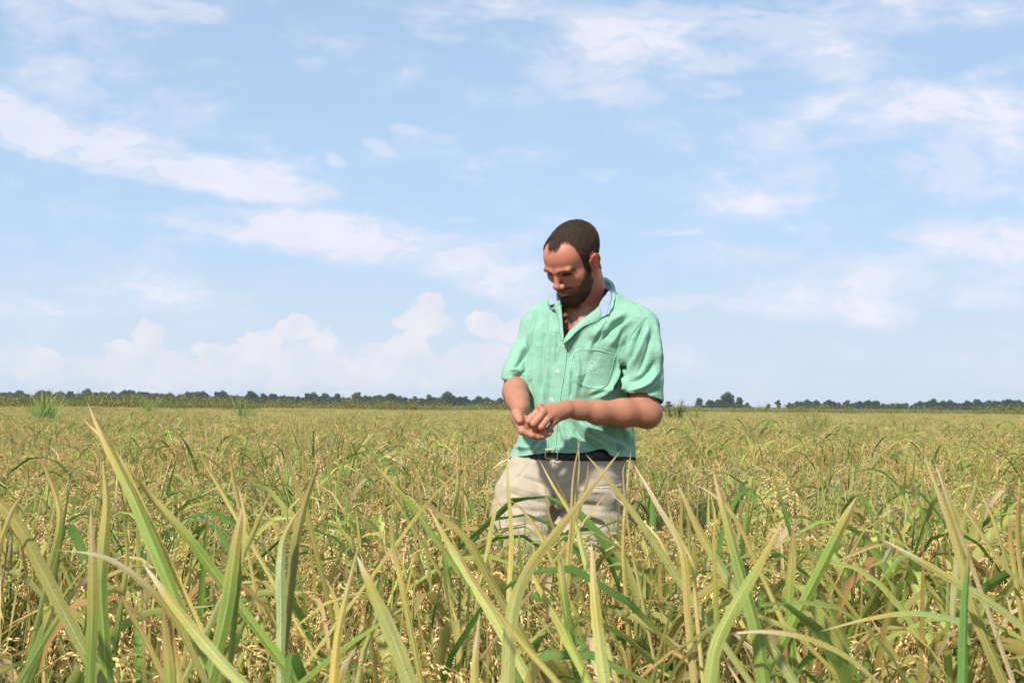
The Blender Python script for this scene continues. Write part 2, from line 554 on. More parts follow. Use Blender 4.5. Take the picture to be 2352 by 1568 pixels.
def panicle(ml, mg, root, top, az_, L=0.2, low=False, tone=None, density=1.0):
    """stem rising to `top`, seed head bending over and hanging down in direction az_"""
    h = np.array([math.cos(az_), math.sin(az_), 0])
    top = np.asarray(top, float)
    droop = rng.uniform(0.5, 1.0)
    ax = [top, top + h * L * .3 + np.array([0, 0, L * .14]), top + h * L * .62 + np.array([0, 0, -L * .02 * droop]),
          top + h * L * .82 - np.array([0, 0, L * .3 * droop]), top + h * L * .92 - np.array([0, 0, L * .62 * droop])]
    stemc = np.array((0.36, 0.36, 0.12)) * rng.uniform(.8, 1.1)
    if not low:
        tube(ml, [root, (np.asarray(root) * .4 + top * .6) + rng.normal(0, .01, 3), top], .0016, stemc, 3, 4)
        tube(ml, ax, .0011, np.array((.45, .36, .14)), 3, 7, .0005)
    C = spline(ax, 24)
    tone = TAN[rng.integers(len(TAN))] if tone is None else tone
    nb = 5 if low else int(9 * density)
    Ps, Ds = [], []
    for b in range(nb):
        k = int(3 + b / nb * 19)
        o = C[k]
        t = C[min(k + 1, 23)] - C[k - 1]
        t /= np.linalg.norm(t)
        out_ = rng.normal(0, 1, 3)
        out_ -= out_ @ t * t
        out_ /= np.linalg.norm(out_)
        bl = L * rng.uniform(.30, .55) * (1 - .35 * b / nb)
        d = t * .55 + out_ * .22 + np.array([0, 0, -.95])
        d /= np.linalg.norm(d)
        P1 = o + (t * .6 + out_ * .4) * bl * .4
        B = spline([o, P1, o + d * bl], 11 if not low else 4)
        if not low:
            tube(ml, [B[0], B[5], B[10]], .0006, np.array((.42, .36, .13)), 3, 4)
        for q in range(1, len(B)):
            for s_ in range(1 if low else 2):
                tt = B[q] - B[q - 1]
                tt /= np.linalg.norm(tt) + 1e-9
                Ps.append(B[q] + rng.normal(0, .0012, 3))
                Ds.append(tt + rng.normal(0, .17, 3))
    Ps, Ds = np.array(Ps), np.array(Ds)
    Lg = rng.uniform(.0075, .0100, len(Ps)) * (2.4 if low else 1.0)
    cols = tone * rng.uniform(.72, 1.25, (len(Ps), 1)) * rng.normal(1, .05, (len(Ps), 3))
    gsel = rng.random(len(Ps)) < .12
    cols[gsel] = cols[gsel] * .5 + np.array((.44, .50, .16)) * .5
    grains(mg, Ps, Ds, Lg, cols, low)


def bent(root, h, az_, lean, droop, n=5):
    """curve of a leaf: rises from root to height h then bends over"""
    d = np.array([math.cos(az_), math.sin(az_), 0])
    pts = []
    tp = min(1.0, (1 / (2.6 * droop)) ** (1 / 1.6)) if droop > 0 else 1.0
    h = h / (tp - droop * tp ** 2.6)          # highest point of the arch ends up at h
    for k in range(n):
        t = k / (n - 1)
        pts.append(np.asarray(root) + d * lean * t ** 1.6 + np.array([0, 0, h * (t - droop * t ** 2.6)]))
    return pts


def leaf_colors(kind=None):
    r_ = rng.random() if kind is None else kind
    if r_ < .74: return GREEN[rng.integers(len(GREEN))] * rng.uniform(.85, 1.2), DRY[rng.integers(len(DRY))], rng.uniform(.03, .20)
    if r_ < .86: return YELLOW[rng.integers(3)] * rng.uniform(.8, 1.1), DRY[rng.integers(4)], rng.uniform(.1, .35)
    return DRY[rng.integers(4)] * rng.uniform(.7, 1.1), DRY[rng.integers(4)], rng.uniform(.2, .5)


def clump(name, low=False, seed=0, leafy=1.0, spread=.11, npan=8, nleaf=13, broad=1.0):
    global rng
    keep = rng
    rng = np.random.default_rng(seed)
    ml, mg = MB(), MB()
    for k in range(npan):
        a_ = rng.uniform(0, 2 * PI)
        r_ = rng.uniform(0, spread)
        top = (math.cos(a_) * r_ * 1.2, math.sin(a_) * r_ * 1.2, rng.uniform(CAN - .14, CAN + .03))
        panicle(ml, mg, (top[0] * .3, top[1] * .3, .1 if not low else .4), top, rng.uniform(0, 2 * PI), rng.uniform(.17, .25), low)
    for k in range(int(nleaf * leafy)):
        a_ = rng.uniform(0, 2 * PI)
        r_ = rng.uniform(0, spread)
        root = (math.cos(a_) * r_, math.sin(a_) * r_, rng.uniform(.05, .5))
        up = rng.random()
        top = rng.uniform(CAN - .1, CAN + .11) + (.03 if broad > 1 else 0)
        if up > .42 and rng.random() < (.78 if broad <= 1 else .38): top -= rng.uniform(.05, .17)
        elif up > .42: top -= .04
        if up < .42:        # upright flag leaf
            pts = bent(root, top - root[2] + .05, rng.uniform(0, 2 * PI), rng.uniform(.02, .18), 0.0)
        elif up < .8:      # arching over
            pts = bent(root, top - root[2] + .03, rng.uniform(0, 2 * PI), rng.uniform(.22, .45), rng.uniform(.40, .70))
        else:               # flopped across
            pts = bent(root, top - root[2] + .01, rng.uniform(0, 2 * PI), rng.uniform(.35, .6), rng.uniform(.7, .95))
        b_, t_, f_ = leaf_colors()
        blade(ml, pts, rng.uniform(.0075, .0135) * broad * (1.3 if low else 1), None, b_, t_, f_, n=6 if low else 12, twist=rng.uniform(-1, 1),
              ncross=2 if low else 3, fold=.5)
    for k in range(int(nleaf * 1.1)):      # thin straws and narrow yellowing blades tangled through the heads
        a_ = rng.uniform(0, 2 * PI)
        root = (math.cos(a_) * spread * rng.uniform(0, 1.3), math.sin(a_) * spread * rng.uniform(0, 1.3), rng.uniform(.3, .6))
        top = rng.uniform(CAN - .12, CAN + .08)
        q = rng.random()
        pts = bent(root, top - root[2], rng.uniform(0, 2 * PI), rng.uniform(.1, .4), rng.choice([0, .3, .6, .8]))
        c_ = YELLOW[rng.integers(3)] if q < .4 else (DRY[rng.integers(4)] if q < .75 else GREEN[rng.integers(3, 5)])
        blade(ml, pts, rng.uniform(.003, .0065) * (1.4 if low else 1), None, c_ * rng.uniform(.85, 1.15), DRY[rng.integers(4)], .4,
              n=6 if low else 9, twist=rng.uniform(-2, 2), ncross=2, fold=.3)
    rng = keep
    return ml, mg


def two_mat_mesh(name, ml, mg):
    """leaves and grains as one mesh with two materials"""
    al = MB()
    al.v, al.f, al.c, al.uv, al.n = list(ml.v), list(ml.f), list(ml.c), list(ml.uv), ml.n
    nl = sum(len(f) for f in ml.f)
    for V_, c_, u_ in zip(mg.v, mg.c, mg.uv):
        al.v.append(V_); al.c.append(c_); al.uv.append(u_)
    for f in mg.f: al.f.append(f + ml.n)
    al.n += mg.n
    me = al.mesh(name, leaf_mat)
    me.materials.append(grain_mat)
    mi = np.zeros(len(me.polygons), np.int32)
    mi[nl:] = 1
    me.polygons.foreach_set('material_index', mi)
    return me


def proto_collection(name, meshes):
    c_ = bpy.data.collections.new(name)
    for k, me in enumerate(meshes):
        o = bpy.data.objects.new('%s_%02d' % (name, k), me)
        c_.objects.link(o)
    return c_


def scatter(name, coll, P, rotz, scl, idx, tilt=None):
    """one object that plants the collection's meshes at the given spots"""
    me = bpy.data.meshes.new(name)
    me.vertices.add(len(P))
    me.vertices.foreach_set('co', np.asarray(P, np.float32).ravel())
    a1 = me.attributes.new('rotv', 'FLOAT_VECTOR', 'POINT')
    rv = np.zeros((len(P), 3), np.float32)
    rv[:, 2] = rotz
    if tilt is not None: rv[:, :2] = tilt
    a1.data.foreach_set('vector', rv.ravel())
    a2 = me.attributes.new('sclv', 'FLOAT_VECTOR', 'POINT')
    a2.data.foreach_set('vector', np.asarray(scl, np.float32).ravel())
    a3 = me.attributes.new('idv', 'INT', 'POINT')
    a3.data.foreach_set('value', np.asarray(idx, np.int32))
    o = bpy.data.objects.new(name, me)
    COL.objects.link(o)
    gt = bpy.data.node_groups.new(name, 'GeometryNodeTree')
    gt.interface.new_socket('Geometry', in_out='INPUT', socket_type='NodeSocketGeometry')
    gt.interface.new_socket('Geometry', in_out='OUTPUT', socket_type='NodeSocketGeometry')
    gi, go = gt.nodes.new('NodeGroupInput'), gt.nodes.new('NodeGroupOutput')
    ip = gt.nodes.new('GeometryNodeInstanceOnPoints')
    ci = gt.nodes.new('GeometryNodeCollectionInfo')
    ci.inputs['Collection'].default_value = coll
    ci.inputs['Separate Children'].default_value = True
    ci.inputs['Reset Children'].default_value = True
    gt.links.new(gi.outputs[0], ip.inputs['Points'])
    gt.links.new(ci.outputs[0], ip.inputs['Instance'])
    ip.inputs['Pick Instance'].default_value = True
    for nm, ty, sk in (('rotv', 'FLOAT_VECTOR', 'Rotation'), ('sclv', 'FLOAT_VECTOR', 'Scale'), ('idv', 'INT', 'Instance Index')):
        na = gt.nodes.new('GeometryNodeInputNamedAttribute')
        na.data_type = ty
        na.inputs['Name'].default_value = nm
        sock = [s_ for s_ in na.outputs if s_.enabled][0]
        gt.links.new(sock, ip.inputs[sk])
    gt.links.new(ip.outputs[0], go.inputs[0])
    md = o.modifiers.new('plants', 'NODES')
    md.node_group = gt
    return o


def wedge(y0, y1, half=0.56, pad=1.0, per_m2=20, r=None):
    area = (y1 - y0) * (half * (y0 + y1) + 2 * pad)
    k = int(area * per_m2 * 1.05)
    Y_ = r.uniform(y0, y1, k * 2)
    X_ = r.uniform(-(half * y1 + pad), half * y1 + pad, k * 2)
    keep = np.abs(X_) < half * Y_ + pad
    X_, Y_ = X_[keep], Y_[keep]
    kk = min(len(X_), int(area * per_m2))
    return X_[:kk], Y_[:kk]


MAN_X, MAN_Y = 0.215, 4.13
srng = np.random.default_rng(11)

near_protos = proto_collection('rice_tuft', [two_mat_mesh('rice_tuft', *clump('t', False, 100 + k, 1.25 if k % 3 else 1.75, npan=6 + k % 4)) for k in range(14)]
    + [two_mat_mesh('rice_tuft', *clump('t', False, 300 + k, 1.95, npan=8, broad=1.6)) for k in range(5)])
X_, Y_ = wedge(0.9, 24, per_m2=20, pad=2.5, half=.75, r=srng)
# leave out what grows where the man stands, and tall stuff right at the lens
keep = ~((np.abs(X_ - MAN_X + .03) < .27) & (np.abs(Y_ - MAN_Y) < .17))
keep &= ~((Y_ < 1.25) & (np.abs(X_) < .25))
X_, Y_ = X_[keep], Y_[keep]
N_ = len(X_)
hz_ = srng.normal(1.0, .055, N_)
patch = 0.03 * np.sin(X_ * 1.3 + Y_ * .4) + .02 * np.sin(X_ * .45 - Y_ * .8 + 2)
hz_ += patch
hz_ -= np.clip((1.7 - Y_) * .12, 0, .1)
P_ = np.stack([X_, Y_, np.full(N_, -.02)], 1)
crop = scatter('rice_crop', near_protos, P_, srng.uniform(0, 6.28, N_), np.stack([hz_ * 1.02, hz_ * 1.02, hz_], 1),
               np.where(srng.random(N_) < np.clip(1.12 - Y_ * .17, .08, .75), srng.integers(14, 19, N_), srng.integers(0, 14, N_)),
               srng.normal(0, .07, (N_, 2)))
tag(crop, 'ripe rice crop with drooping tan seed heads and green leaves filling the field', 'rice', kind='stuff')


def field_patch(seed, n=17):
    ml, mg = MB(), MB()
    r_ = np.random.default_rng(seed)
    for k in range(n):
        a_, b_ = clump('p', True, seed * 100 + k, npan=6, nleaf=14, leafy=r_.choice([1.1, 1.5, 1.9]))
        off = np.array([r_.uniform(-.5, .5), r_.uniform(-.5, .5), 0], np.float32)
        for src, dst in ((a_, ml), (b_, mg)):
            bn = dst.n
            V_, F_, C_, U_ = src.arrays()
            dst.v.append(V_ + off); dst.c.append(C_); dst.uv.append(U_)
            for f in F_: dst.f.append(f + bn)
            dst.n += src.n
    return two_mat_mesh('rice_patch', ml, mg)


far_protos = proto_collection('rice_patch', [field_patch(k + 1) for k in range(6)])
X_, Y_ = wedge(23.5, 73, per_m2=1.15, pad=4, half=.95, r=srng)
N_ = len(X_)
hz_ = srng.normal(1.0, .04, N_) + 0.03 * np.sin(X_ * .5 + Y_ * .2)
P_ = np.stack([X_, Y_, np.full(N_, -.02)], 1)
crop2 = scatter('rice_crop', far_protos, P_, srng.uniform(0, 6.28, N_), np.stack([np.ones(N_), np.ones(N_), hz_], 1),
                srng.integers(0, 6, N_))
tag(crop2, 'far part of the ripe rice field reading as one tan green sheet', 'rice', kind='stuff')


# ---- weedy strip at the far edge of the field ------------------------------
def weed_bush(seed, tone, h=1.25, n=260):
    r_ = np.random.default_rng(seed)
    mb = MB()
    for k in range(14):
        a_ = r_.uniform(0, 2 * PI)
        e = np.array([math.cos(a_) * r_.uniform(.1, .45), math.sin(a_) * r_.uniform(.1, .45), h * r_.uniform(.6, 1.0)])
        st = [np.zeros(3), e * .5 + r_.normal(0, .03, 3), e]
        tube(mb, st, .007, np.array((.10, .09, .035)), 3, 4, .002)
        S = spline(st, 20)
        m = n // 14
        idx_ = r_.integers(4, 20, m)
        C = S[idx_] + r_.normal(0, .06, (m, 3))
        D = r_.normal(0, 1, (m, 3))
        D[:, 2] += .6
        X1, Y1, Z1 = frames(D)
        s_ = r_.uniform(.03, .085, m)[:, None]
        V = np.stack([C, C + Z1 * s_ * .5 + X1 * s_ * .22, C + Z1 * s_, C + Z1 * s_ * .5 - X1 * s_ * .22], 1)
        F = np.arange(m * 4).reshape(-1, 4)
        cc = np.asarray(tone) * r_.uniform(.65, 1.35, (m, 1)) * np.ones((1, 3))
        fl = r_.random(m) < .03
        cc[fl] = (.55, .42, .05)
        mb.add(V.reshape(-1, 3), F, np.repeat(cc, 4, 0))
    return mb.mesh('weed_bush', weed_mat)


weed_protos = proto_collection('weed_bush', [weed_bush(1, (.32, .33, .09)), weed_bush(2, (.38, .33, .11), 1.1), weed_bush(3, (.31, .40, .10), 1.0),
                                             weed_bush(4, (.40, .35, .12), 1.3), weed_bush(5, (.26, .36, .09), 1.15)])
N_ = 4300
X_ = srng.uniform(-78, 78, N_)
Y_ = srng.uniform(72.5, 84, N_)
h_ = srng.uniform(.82, 1.18, N_) + .10 * np.sin(X_ * .35) * np.sin(X_ * .11 + 1) + np.interp(X_, [-40, -10, 10], [.30, .12, 0.0])
h_[srng.random(N_) < .04] += .22
P_ = np.stack([X_, Y_, np.zeros(N_)], 1)
wd = scatter('weeds', weed_protos, P_, srng.uniform(0, 6.28, N_), np.stack([h_ * 1.1, h_ * 1.1, h_], 1), srng.integers(0, 5, N_))
tag(wd, 'dark olive weeds in a low band along the far edge of the rice', 'weeds', kind='stuff')


# ---- tall grasses standing out of the crop ---------------------------------
def grass_clump(px, Yd, h, n, label, spread=.5, tone=(.16, .27, .07), name='grass_clump', stems=False, w_=.02):
    global rng
    keep = rng
    rng = np.random.default_rng(int(px))
    loc = W(px, 940, Yd)
    mb = MB()
    for k in range(n):
        a_ = rng.uniform(0, 2 * PI)
        r_ = rng.uniform(0, spread * .4)
        root = (math.cos(a_) * r_, math.sin(a_) * r_, .3)
        pts = bent(root, (h - .3) * rng.uniform(.7, 1.15), rng.uniform(0, 2 * PI), rng.uniform(.1, 1) * spread, rng.uniform(0, .35))
        blade(mb, pts, w_, None, np.array(tone) * rng.uniform(.8, 1.3), (.3, .36, .12), .3, n=8, ncross=2)
    if stems:
        for k in range(stems):
            a_ = rng.uniform(0, 2 * PI)
            top = np.array([math.cos(a_) * spread * .6, math.sin(a_) * spread * .6, h * rng.uniform(.8, 1.05)])
            S = [np.array([0, 0, .2]), top * .5 + np.array([0, 0, .1]), top]
            tube(mb, S, .008, (.16, .15, .06), 3, 5, .003)
            Q = spline(S, 16)
            for q in range(7, 16):
                for z in range(3):
                    d = rng.normal(0, 1, 3)
                    d[2] = abs(d[2])
                    d /= np.linalg.norm(d)
                    blade(mb, [Q[q], Q[q] + d * .06, Q[q] + d * .13], .022, None, (.13, .16, .05), (.2, .2, .08), .3, n=4, ncross=2)
    rng = keep
    o = mb.build(name, weed_mat)
    o.location = (loc.x, loc.y, 0)
    return tag(o, label, 'grass' if not stems else 'weed')


grass_clump(105, 26, 1.36, 90, 'tall pale green grass clump standing above the rice at far left', .55, (.24, .38, .12), w_=.024)
grass_clump(560, 30, 1.34, 34, 'upright bright green grass tuft left of centre with one long leaning blade', .5, (.19, .32, .09))
grass_clump(345, 44, 1.34, 60, 'small light green grass tuft against the tree line between two bigger tufts', .6, (.2, .31, .1))
grass_clump(1548, 36, 1.32, 20, 'dark leafy weed with upright stalks just right of the bent elbow', .5, (.13, .17, .05), 'leafy_weed', 9)
grass_clump(1600, 40, 1.25, 40, 'light green grass tuft between the elbow and the lone round trees', .6, (.20, .30, .10))
grass_clump(1880, 20, 1.12, 44, 'green grass tuft rising from the rice in the right half of the field', .4, (.17, .29, .08))
grass_clump(905, 15, 1.05, 26, 'green grass tuft in the rice left of the hands', .35, (.15, .27, .07), w_=.014)
grass_clump(2080, 17, 1.05, 30, 'green grass tuft farthest right in the open rice', .35, (.16, .27, .07), w_=.014)
# ------------------------------------------------------------------ foreground rice plants
LG, YG, OG, DG = (.37, .40, .13), (.50, .43, .13), (.28, .27, .065), (.14, .22, .045)
MG = (.20, .30, .052)
DT, TN, BR, WH, RB = (.62, .47, .27), (.56, .40, .22), (.33, .20, .09), (.74, .62, .47), (.40, .16, .07)
OR = (.62, .40, .08)


def hero(label, leaves, group=None):
    """leaves: (pixels base->tip, distance at base, at tip, width m, colour, tip colour, dry fraction[, opts])"""
    first = leaves[0]
    b = W(first[0][0][0], first[0][0][1], first[1])
    e = empty('rice_plant', (b.x, b.y, 0))
    tag(e, label, 'rice plant', group)
    for L in leaves:
        pix, y0, y1, wd_, c_, t_, f_ = L[:7]
        op = L[7] if len(L) > 7 else {}
        k = len(pix)
        pts = [np.array(W(q[0], q[1], y0 + (y1 - y0) * i_ / (k - 1))) for i_, q in enumerate(pix)]
        # carry the blade on down to the plant's foot
        d = pts[0] - pts[1]
        d /= np.linalg.norm(d)
        if op.get('root', True) and pts[0][2] > .3:
            foot = pts[0] + d * min(.55, max(.05, (pts[0][2] - .15) / max(-d[2], .35)))
            foot[2] = max(foot[2], .12)
            pts = [foot, foot * .4 + pts[0] * .6 + d * .0] + pts
        side = np.array([math.cos(op.get('face', 0)), math.sin(op.get('face', 0)), op.get('roll', 0)])
        mb = MB()
        blade(mb, pts, wd_ * .80, side, np.array(c_) * rng.uniform(.9, 1.15), t_, min(.95, f_ * 1.4 + .06), n=30, fold=op.get('fold', .55), torn=op.get('torn', .13),
              peak=op.get('peak', .5), sheath=op.get('sheath', .6), twist=op.get('twist', rng.uniform(-.8, .8)), ncross=7)
        mb.build('leaf', leaf_mat, e)
    return e


hero('tall green rice leaf with brown tip, the highest blade at left, spotted with rust', [
    ([(405, 1380), (345, 1235), (300, 1130), (240, 1010), (200, 922)], 1.45, 1.6, .0185, MG, TN, .26),
    ([(345, 1200), (285, 1075), (240, 1012), (190, 962)], 1.52, 1.62, .008, YG, DT, .6),
    ([(500, 1325), (430, 1232), (355, 1150), (283, 1062)], 1.6, 1.65, .016, MG, OG, .3)])
hero('yellow green blade cut by the left edge of the picture', [
    ([(100, 1315), (48, 1215), (-15, 1140), (-60, 1095)], 1.5, 1.6, .019, LG, YG, .5),
    ([(-30, 1330), (25, 1180), (48, 1140)], 1.5, 1.5, .009, DT, TN, .9)])
hero('green rice plant left of centre whose broad blade ends in two split pale tips', [
    ([(478, 1575), (520, 1400), (542, 1250), (566, 1125)], 1.35, 1.5, .020, MG, DT, .22),
    ([(540, 1400), (552, 1280), (560, 1190), (545, 1110)], 1.42, 1.5, .009, MG, DT, .35),
    ([(550, 1290), (590, 1205), (628, 1115)], 1.5, 1.6, .009, LG, DT, .3)])
hero('olive blade with frayed tan tip leaning right beside a pale twisted leaf', [
    ([(668, 1340), (680, 1240), (702, 1150), (735, 1058)], 1.75, 1.85, .017, OG, BR, .3),
    ([(645, 1410), (645, 1300), (655, 1230), (690, 1165)], 1.7, 1.78, .016, (.36, .46, .20), DT, .2, {'twist': .5})])
hero('thin olive blade with a rusty brown top standing behind the frayed olive blade', [
    ([(716, 1225), (700, 1160), (668, 1080), (642, 985)], 2.1, 2.2, .0115, OG, BR, .5),
    ([(545, 1190), (505, 1120), (470, 1060), (455, 1035)], 2.2, 2.3, .010, YG, BR, .5),
    ([(550, 1170), (538, 1110), (530, 1060), (522, 1020)], 2.3, 2.4, .008, YG, BR, .5)])
hero('upright green blade at left with a thin yellow point and a narrow partner', [
    ([(240, 1480), (232, 1350), (238, 1250), (245, 1150), (236, 1050)], 1.55, 1.65, .019, MG, YG, .3),
    ([(205, 1575), (212, 1400), (212, 1280), (208, 1160)], 1.4, 1.5, .016, MG, DT, .35),
    ([(262, 1500), (280, 1380), (292, 1270), (282, 1170)], 1.7, 1.75, .010, DG, DG, .3)])
hero('pale tipped green blade reaching down right across the lower left', [
    ([(590, 1600), (500, 1510), (400, 1390), (328, 1292)], 1.15, 1.32, .016, LG, WH, .22),
    ([(385, 1575), (340, 1480), (290, 1390), (262, 1320)], 1.35, 1.45, .008, TN, BR, .9)])
hero('long arching straw coloured blade drooping over the lower left heads', [
    ([(470, 1560), (400, 1420), (320, 1330), (230, 1275), (125, 1262)], 1.35, 1.4, .010, LG, WH, .6)])
hero('stubby blade near the lower left with a brown blotched edge, closest to the lens', [
    ([(392, 1640), (384, 1500), (372, 1385)], 1.0, 1.05, .012, MG, BR, .35),
    ([(420, 1650), (402, 1500), (385, 1400)], 1.0, 1.06, .008, BR, RB, .6)])
hero('broad pale lime blade leaning left in the bottom foreground left of centre', [
    ([(960, 1620), (905, 1470), (858, 1365), (818, 1272)], 1.2, 1.32, .0195, LG, WH, .16),
    ([(660, 1590), (770, 1500), (880, 1425), (965, 1368)], 1.15, 1.4, .014, MG, LG, .15)])
hero('narrow orange brown blade hanging limply in front, left of the broad lime blade', [
    ([(760, 1640), (775, 1470), (795, 1370), (828, 1235)], 1.0, 1.12, .0085, OR, TN, .4, {'twist': .6}),
    ([(770, 1600), (790, 1530), (820, 1482)], 1.05, 1.1, .009, WH, WH, .9)])
hero('slender yellow and brown blade pointing up right toward the clasped hands', [
    ([(915, 1240), (975, 1160), (1060, 1070), (1128, 1000)], 1.9, 2.2, .0090, YG, BR, .4)])
hero('green blade and olive neighbour leaning left in the middle distance left of the trousers', [
    ([(985, 1215), (960, 1180), (905, 1115), (852, 1058)], 2.4, 2.5, .014, MG, LG, .2),
    ([(930, 1180), (900, 1130), (865, 1080)], 2.5, 2.6, .010, OG, BR, .4),
    ([(972, 1200), (965, 1140), (950, 1060)], 2.5, 2.5, .008, LG, DT, .4)])
hero('long taupe dead blade crossing down to the right in the lower middle', [
    ([(1310, 1600), (1180, 1450), (1085, 1325), (1028, 1215)], 1.1, 1.4, .0075, TN, BR, .8),
    ([(1125, 1330), (1070, 1235), (1010, 1180), (975, 1150)], 1.6, 1.8, .0135, OG, BR, .35)])
hero('lime green blade beside the long taupe dead blade, left of the trousers', [
    ([(1170, 1480), (1095, 1350), (1040, 1265), (985, 1165)], 1.5, 1.7, .0155, LG, DT, .12),
    ([(934, 1400), (920, 1330), (905, 1260), (888, 1165)], 1.6, 1.7, .0095, OG, BR, .5)])
hero('longest pale lime blade sweeping up right with a dry tip against the shirt hem', [
    ([(1165, 1600), (1178, 1400), (1225, 1290), (1330, 1155), (1425, 1035)], 1.3, 1.75, .0185, LG, DT, .34, {'peak': .45})])
hero('two thin straw stalks standing straight in front of the belt', [
    ([(1305, 1290), (1312, 1200), (1318, 1090), (1337, 993)], 1.9, 2.0, .0068, (.6, .5, .2), TN, .7),
    ([(1310, 1290), (1322, 1150), (1330, 1070), (1327, 1002)], 1.95, 2.0, .0045, YG, DT, .7),
    ([(1295, 1420), (1308, 1250), (1345, 1120), (1352, 1060)], 2.0, 2.1, .009, OG, BR, .5)])
hero('yellow green pair of blades crossing the trouser fly', [
    ([(1345, 1290), (1320, 1195), (1272, 1115), (1237, 1052)], 2.0, 2.1, .0115, LG, DT, .3),
    ([(1335, 1250), (1300, 1150), (1262, 1075)], 2.1, 2.1, .007, YG, BR, .5)])
hero('upright yellow green blade in front of the left trouser edge', [
    ([(1168, 1360), (1174, 1230), (1166, 1110), (1168, 1020)], 1.9, 2.0, .0095, YG, DT, .35),
    ([(1120, 1260), (1135, 1180), (1160, 1080)], 2.2, 2.3, .010, LG, DT, .5)])
hero('green blade with tan tip angling down right over the right trouser leg', [
    ([(1650, 1460), (1560, 1330), (1450, 1170), (1400, 1105), (1345, 1042)], 1.7, 2.0, .0125, LG, DT, .3),
    ([(1540, 1290), (1500, 1220), (1400, 1130)], 2.0, 2.2, .007, DT, WH, .6),
    ([(1300, 1250), (1345, 1190), (1400, 1125)], 2.0, 2.1, .008, BR, TN, .5)])
hero('papery bone white dead blade just right of the trousers', [
    ([(1580, 1420), (1565, 1260), (1505, 1150), (1454, 1062)], 1.6, 1.8, .0115, DT, WH, .9),
    ([(1600, 1400), (1590, 1290), (1545, 1200), (1530, 1110)], 1.7, 1.8, .007, TN, BR, .9)])
hero('two thin straw blades rising beside the right trouser edge to the shirt hem', [
    ([(1440, 1400), (1432, 1240), (1440, 1130), (1450, 1030)], 2.1, 2.2, .009, YG, DT, .5),
    ([(1470, 1350), (1448, 1240), (1432, 1100), (1436, 1060)], 2.1, 2.2, .007, DT, TN, .8)])
hero('curved green stub with brown underside across the left trouser leg', [
    ([(1270, 1290), (1240, 1225), (1200, 1170), (1160, 1140)], 2.2, 2.3, .010, OG, BR, .6),
    ([(1290, 1260), (1262, 1190), (1256, 1150), (1250, 1105)], 2.2, 2.2, .007, LG, DT, .5)])
hero('broad upright green blade with tan needle tip, tallest of the crossing trio', [
    ([(1760, 1600), (1738, 1450), (1700, 1310), (1665, 1180), (1638, 1078)], 1.3, 1.5, .0190, MG, DT, .18)])
hero('light green blade with frayed tan tip, left blade of the crossing trio', [
    ([(1770, 1480), (1680, 1340), (1608, 1220), (1552, 1100)], 1.4, 1.6, .0165, LG, DT, .2),
    ([(1795, 1420), (1750, 1320), (1690, 1190), (1632, 1130), (1590, 1112)], 1.7, 1.75, .009, YG, WH, .45)])
hero('yellow green blade leaning right, the one that crosses over its two neighbours', [
    ([(1625, 1590), (1645, 1480), (1700, 1370), (1750, 1285), (1800, 1190)], 1.25, 1.35, .0165, (.32, .38, .10), DT, .14),
    ([(1648, 1590), (1645, 1420), (1640, 1250), (1642, 1160)], 1.4, 1.45, .007, MG, YG, .3)])
hero('dark green blade leaning right with a blunt reddish tip', [
    ([(1815, 1440), (1865, 1345), (1915, 1245), (1968, 1140)], 1.6, 1.7, .0175, MG, TN, .1, {'peak': .85})])
hero('short upright blade with rusty margins right of the crossing trio', [
    ([(1818, 1480), (1812, 1380), (1818, 1290), (1822, 1205)], 1.6, 1.65, .0145, MG, BR, .25, {'peak': .75})])
hero('dry blade lying flat with its point to the left, low right of centre', [
    ([(2050, 1600), (1960, 1515), (1860, 1465), (1760, 1448), (1645, 1456)], 1.25, 1.3, .0105, LG, WH, .7, {'root': False, 'roll': .8, 'face': 1.3})])
hero('broad olive blade with long tan tip, highest blade at right', [
    ([(2330, 1620), (2245, 1420), (2205, 1270), (2165, 1150), (2118, 1035)], 1.45, 1.6, .0170, OG, TN, .33),
    ([(2215, 1250), (2190, 1180), (2165, 1110), (2148, 1062)], 1.6, 1.62, .008, WH, WH, .9)])
hero('vivid green narrow blade standing vertical near the right edge', [
    ([(2212, 1600), (2214, 1450), (2220, 1340), (2228, 1245)], 1.15, 1.2, .0125, (.17, .38, .07), MG, .1)])
hero('long green blade falling away to the right corner from a dry left tip', [
    ([(2420, 1500), (2300, 1400), (2170, 1320), (2028, 1238)], 1.4, 1.5, .0125, LG, WH, .3, {'root': False}),
    ([(2400, 1390), (2300, 1290), (2245, 1210), (2200, 1150)][::1], 1.7, 1.8, .009, LG, DT, .4)])
hero('yellow speckled short blade leaning right behind the highest right blade', [
    ([(2198, 1300), (2205, 1230), (2225, 1160), (2243, 1100)], 1.9, 2.0, .0125, (.46, .46, .2), DT, .3),
    ([(2310, 1280), (2285, 1200), (2262, 1150), (2240, 1105)], 1.9, 2.0, .007, DG, TN, .5)])
hero('arched green blade with a dry left end lying across the lower right', [
    ([(2230, 1480), (2200, 1425), (2100, 1405), (2000, 1418), (1880, 1450)], 1.4, 1.45, .0160, (.24, .36, .12), DT, .35, {'root': False, 'roll': .7, 'face': 1.2})])
hero('upright pale lime blade with a long dry point in front of the right trouser leg', [
    ([(1395, 1620), (1378, 1480), (1366, 1370), (1358, 1240)], 1.2, 1.3, .0155, LG, DT, .3)])
hero('small dry pointed blade in the bottom centre', [
    ([(1088, 1620), (1092, 1510), (1102, 1405)], 1.2, 1.25, .0105, LG, DT, .45)])
hero('pair of dark green blades leaning left in shade below the trousers', [
    ([(1320, 1520), (1300, 1410), (1288, 1330), (1280, 1250)], 1.6, 1.7, .0120, DG, DG, .2),
    ([(1330, 1520), (1290, 1440), (1250, 1370), (1215, 1300)], 1.45, 1.6, .0150, (.30, .36, .08), YG, .3)])
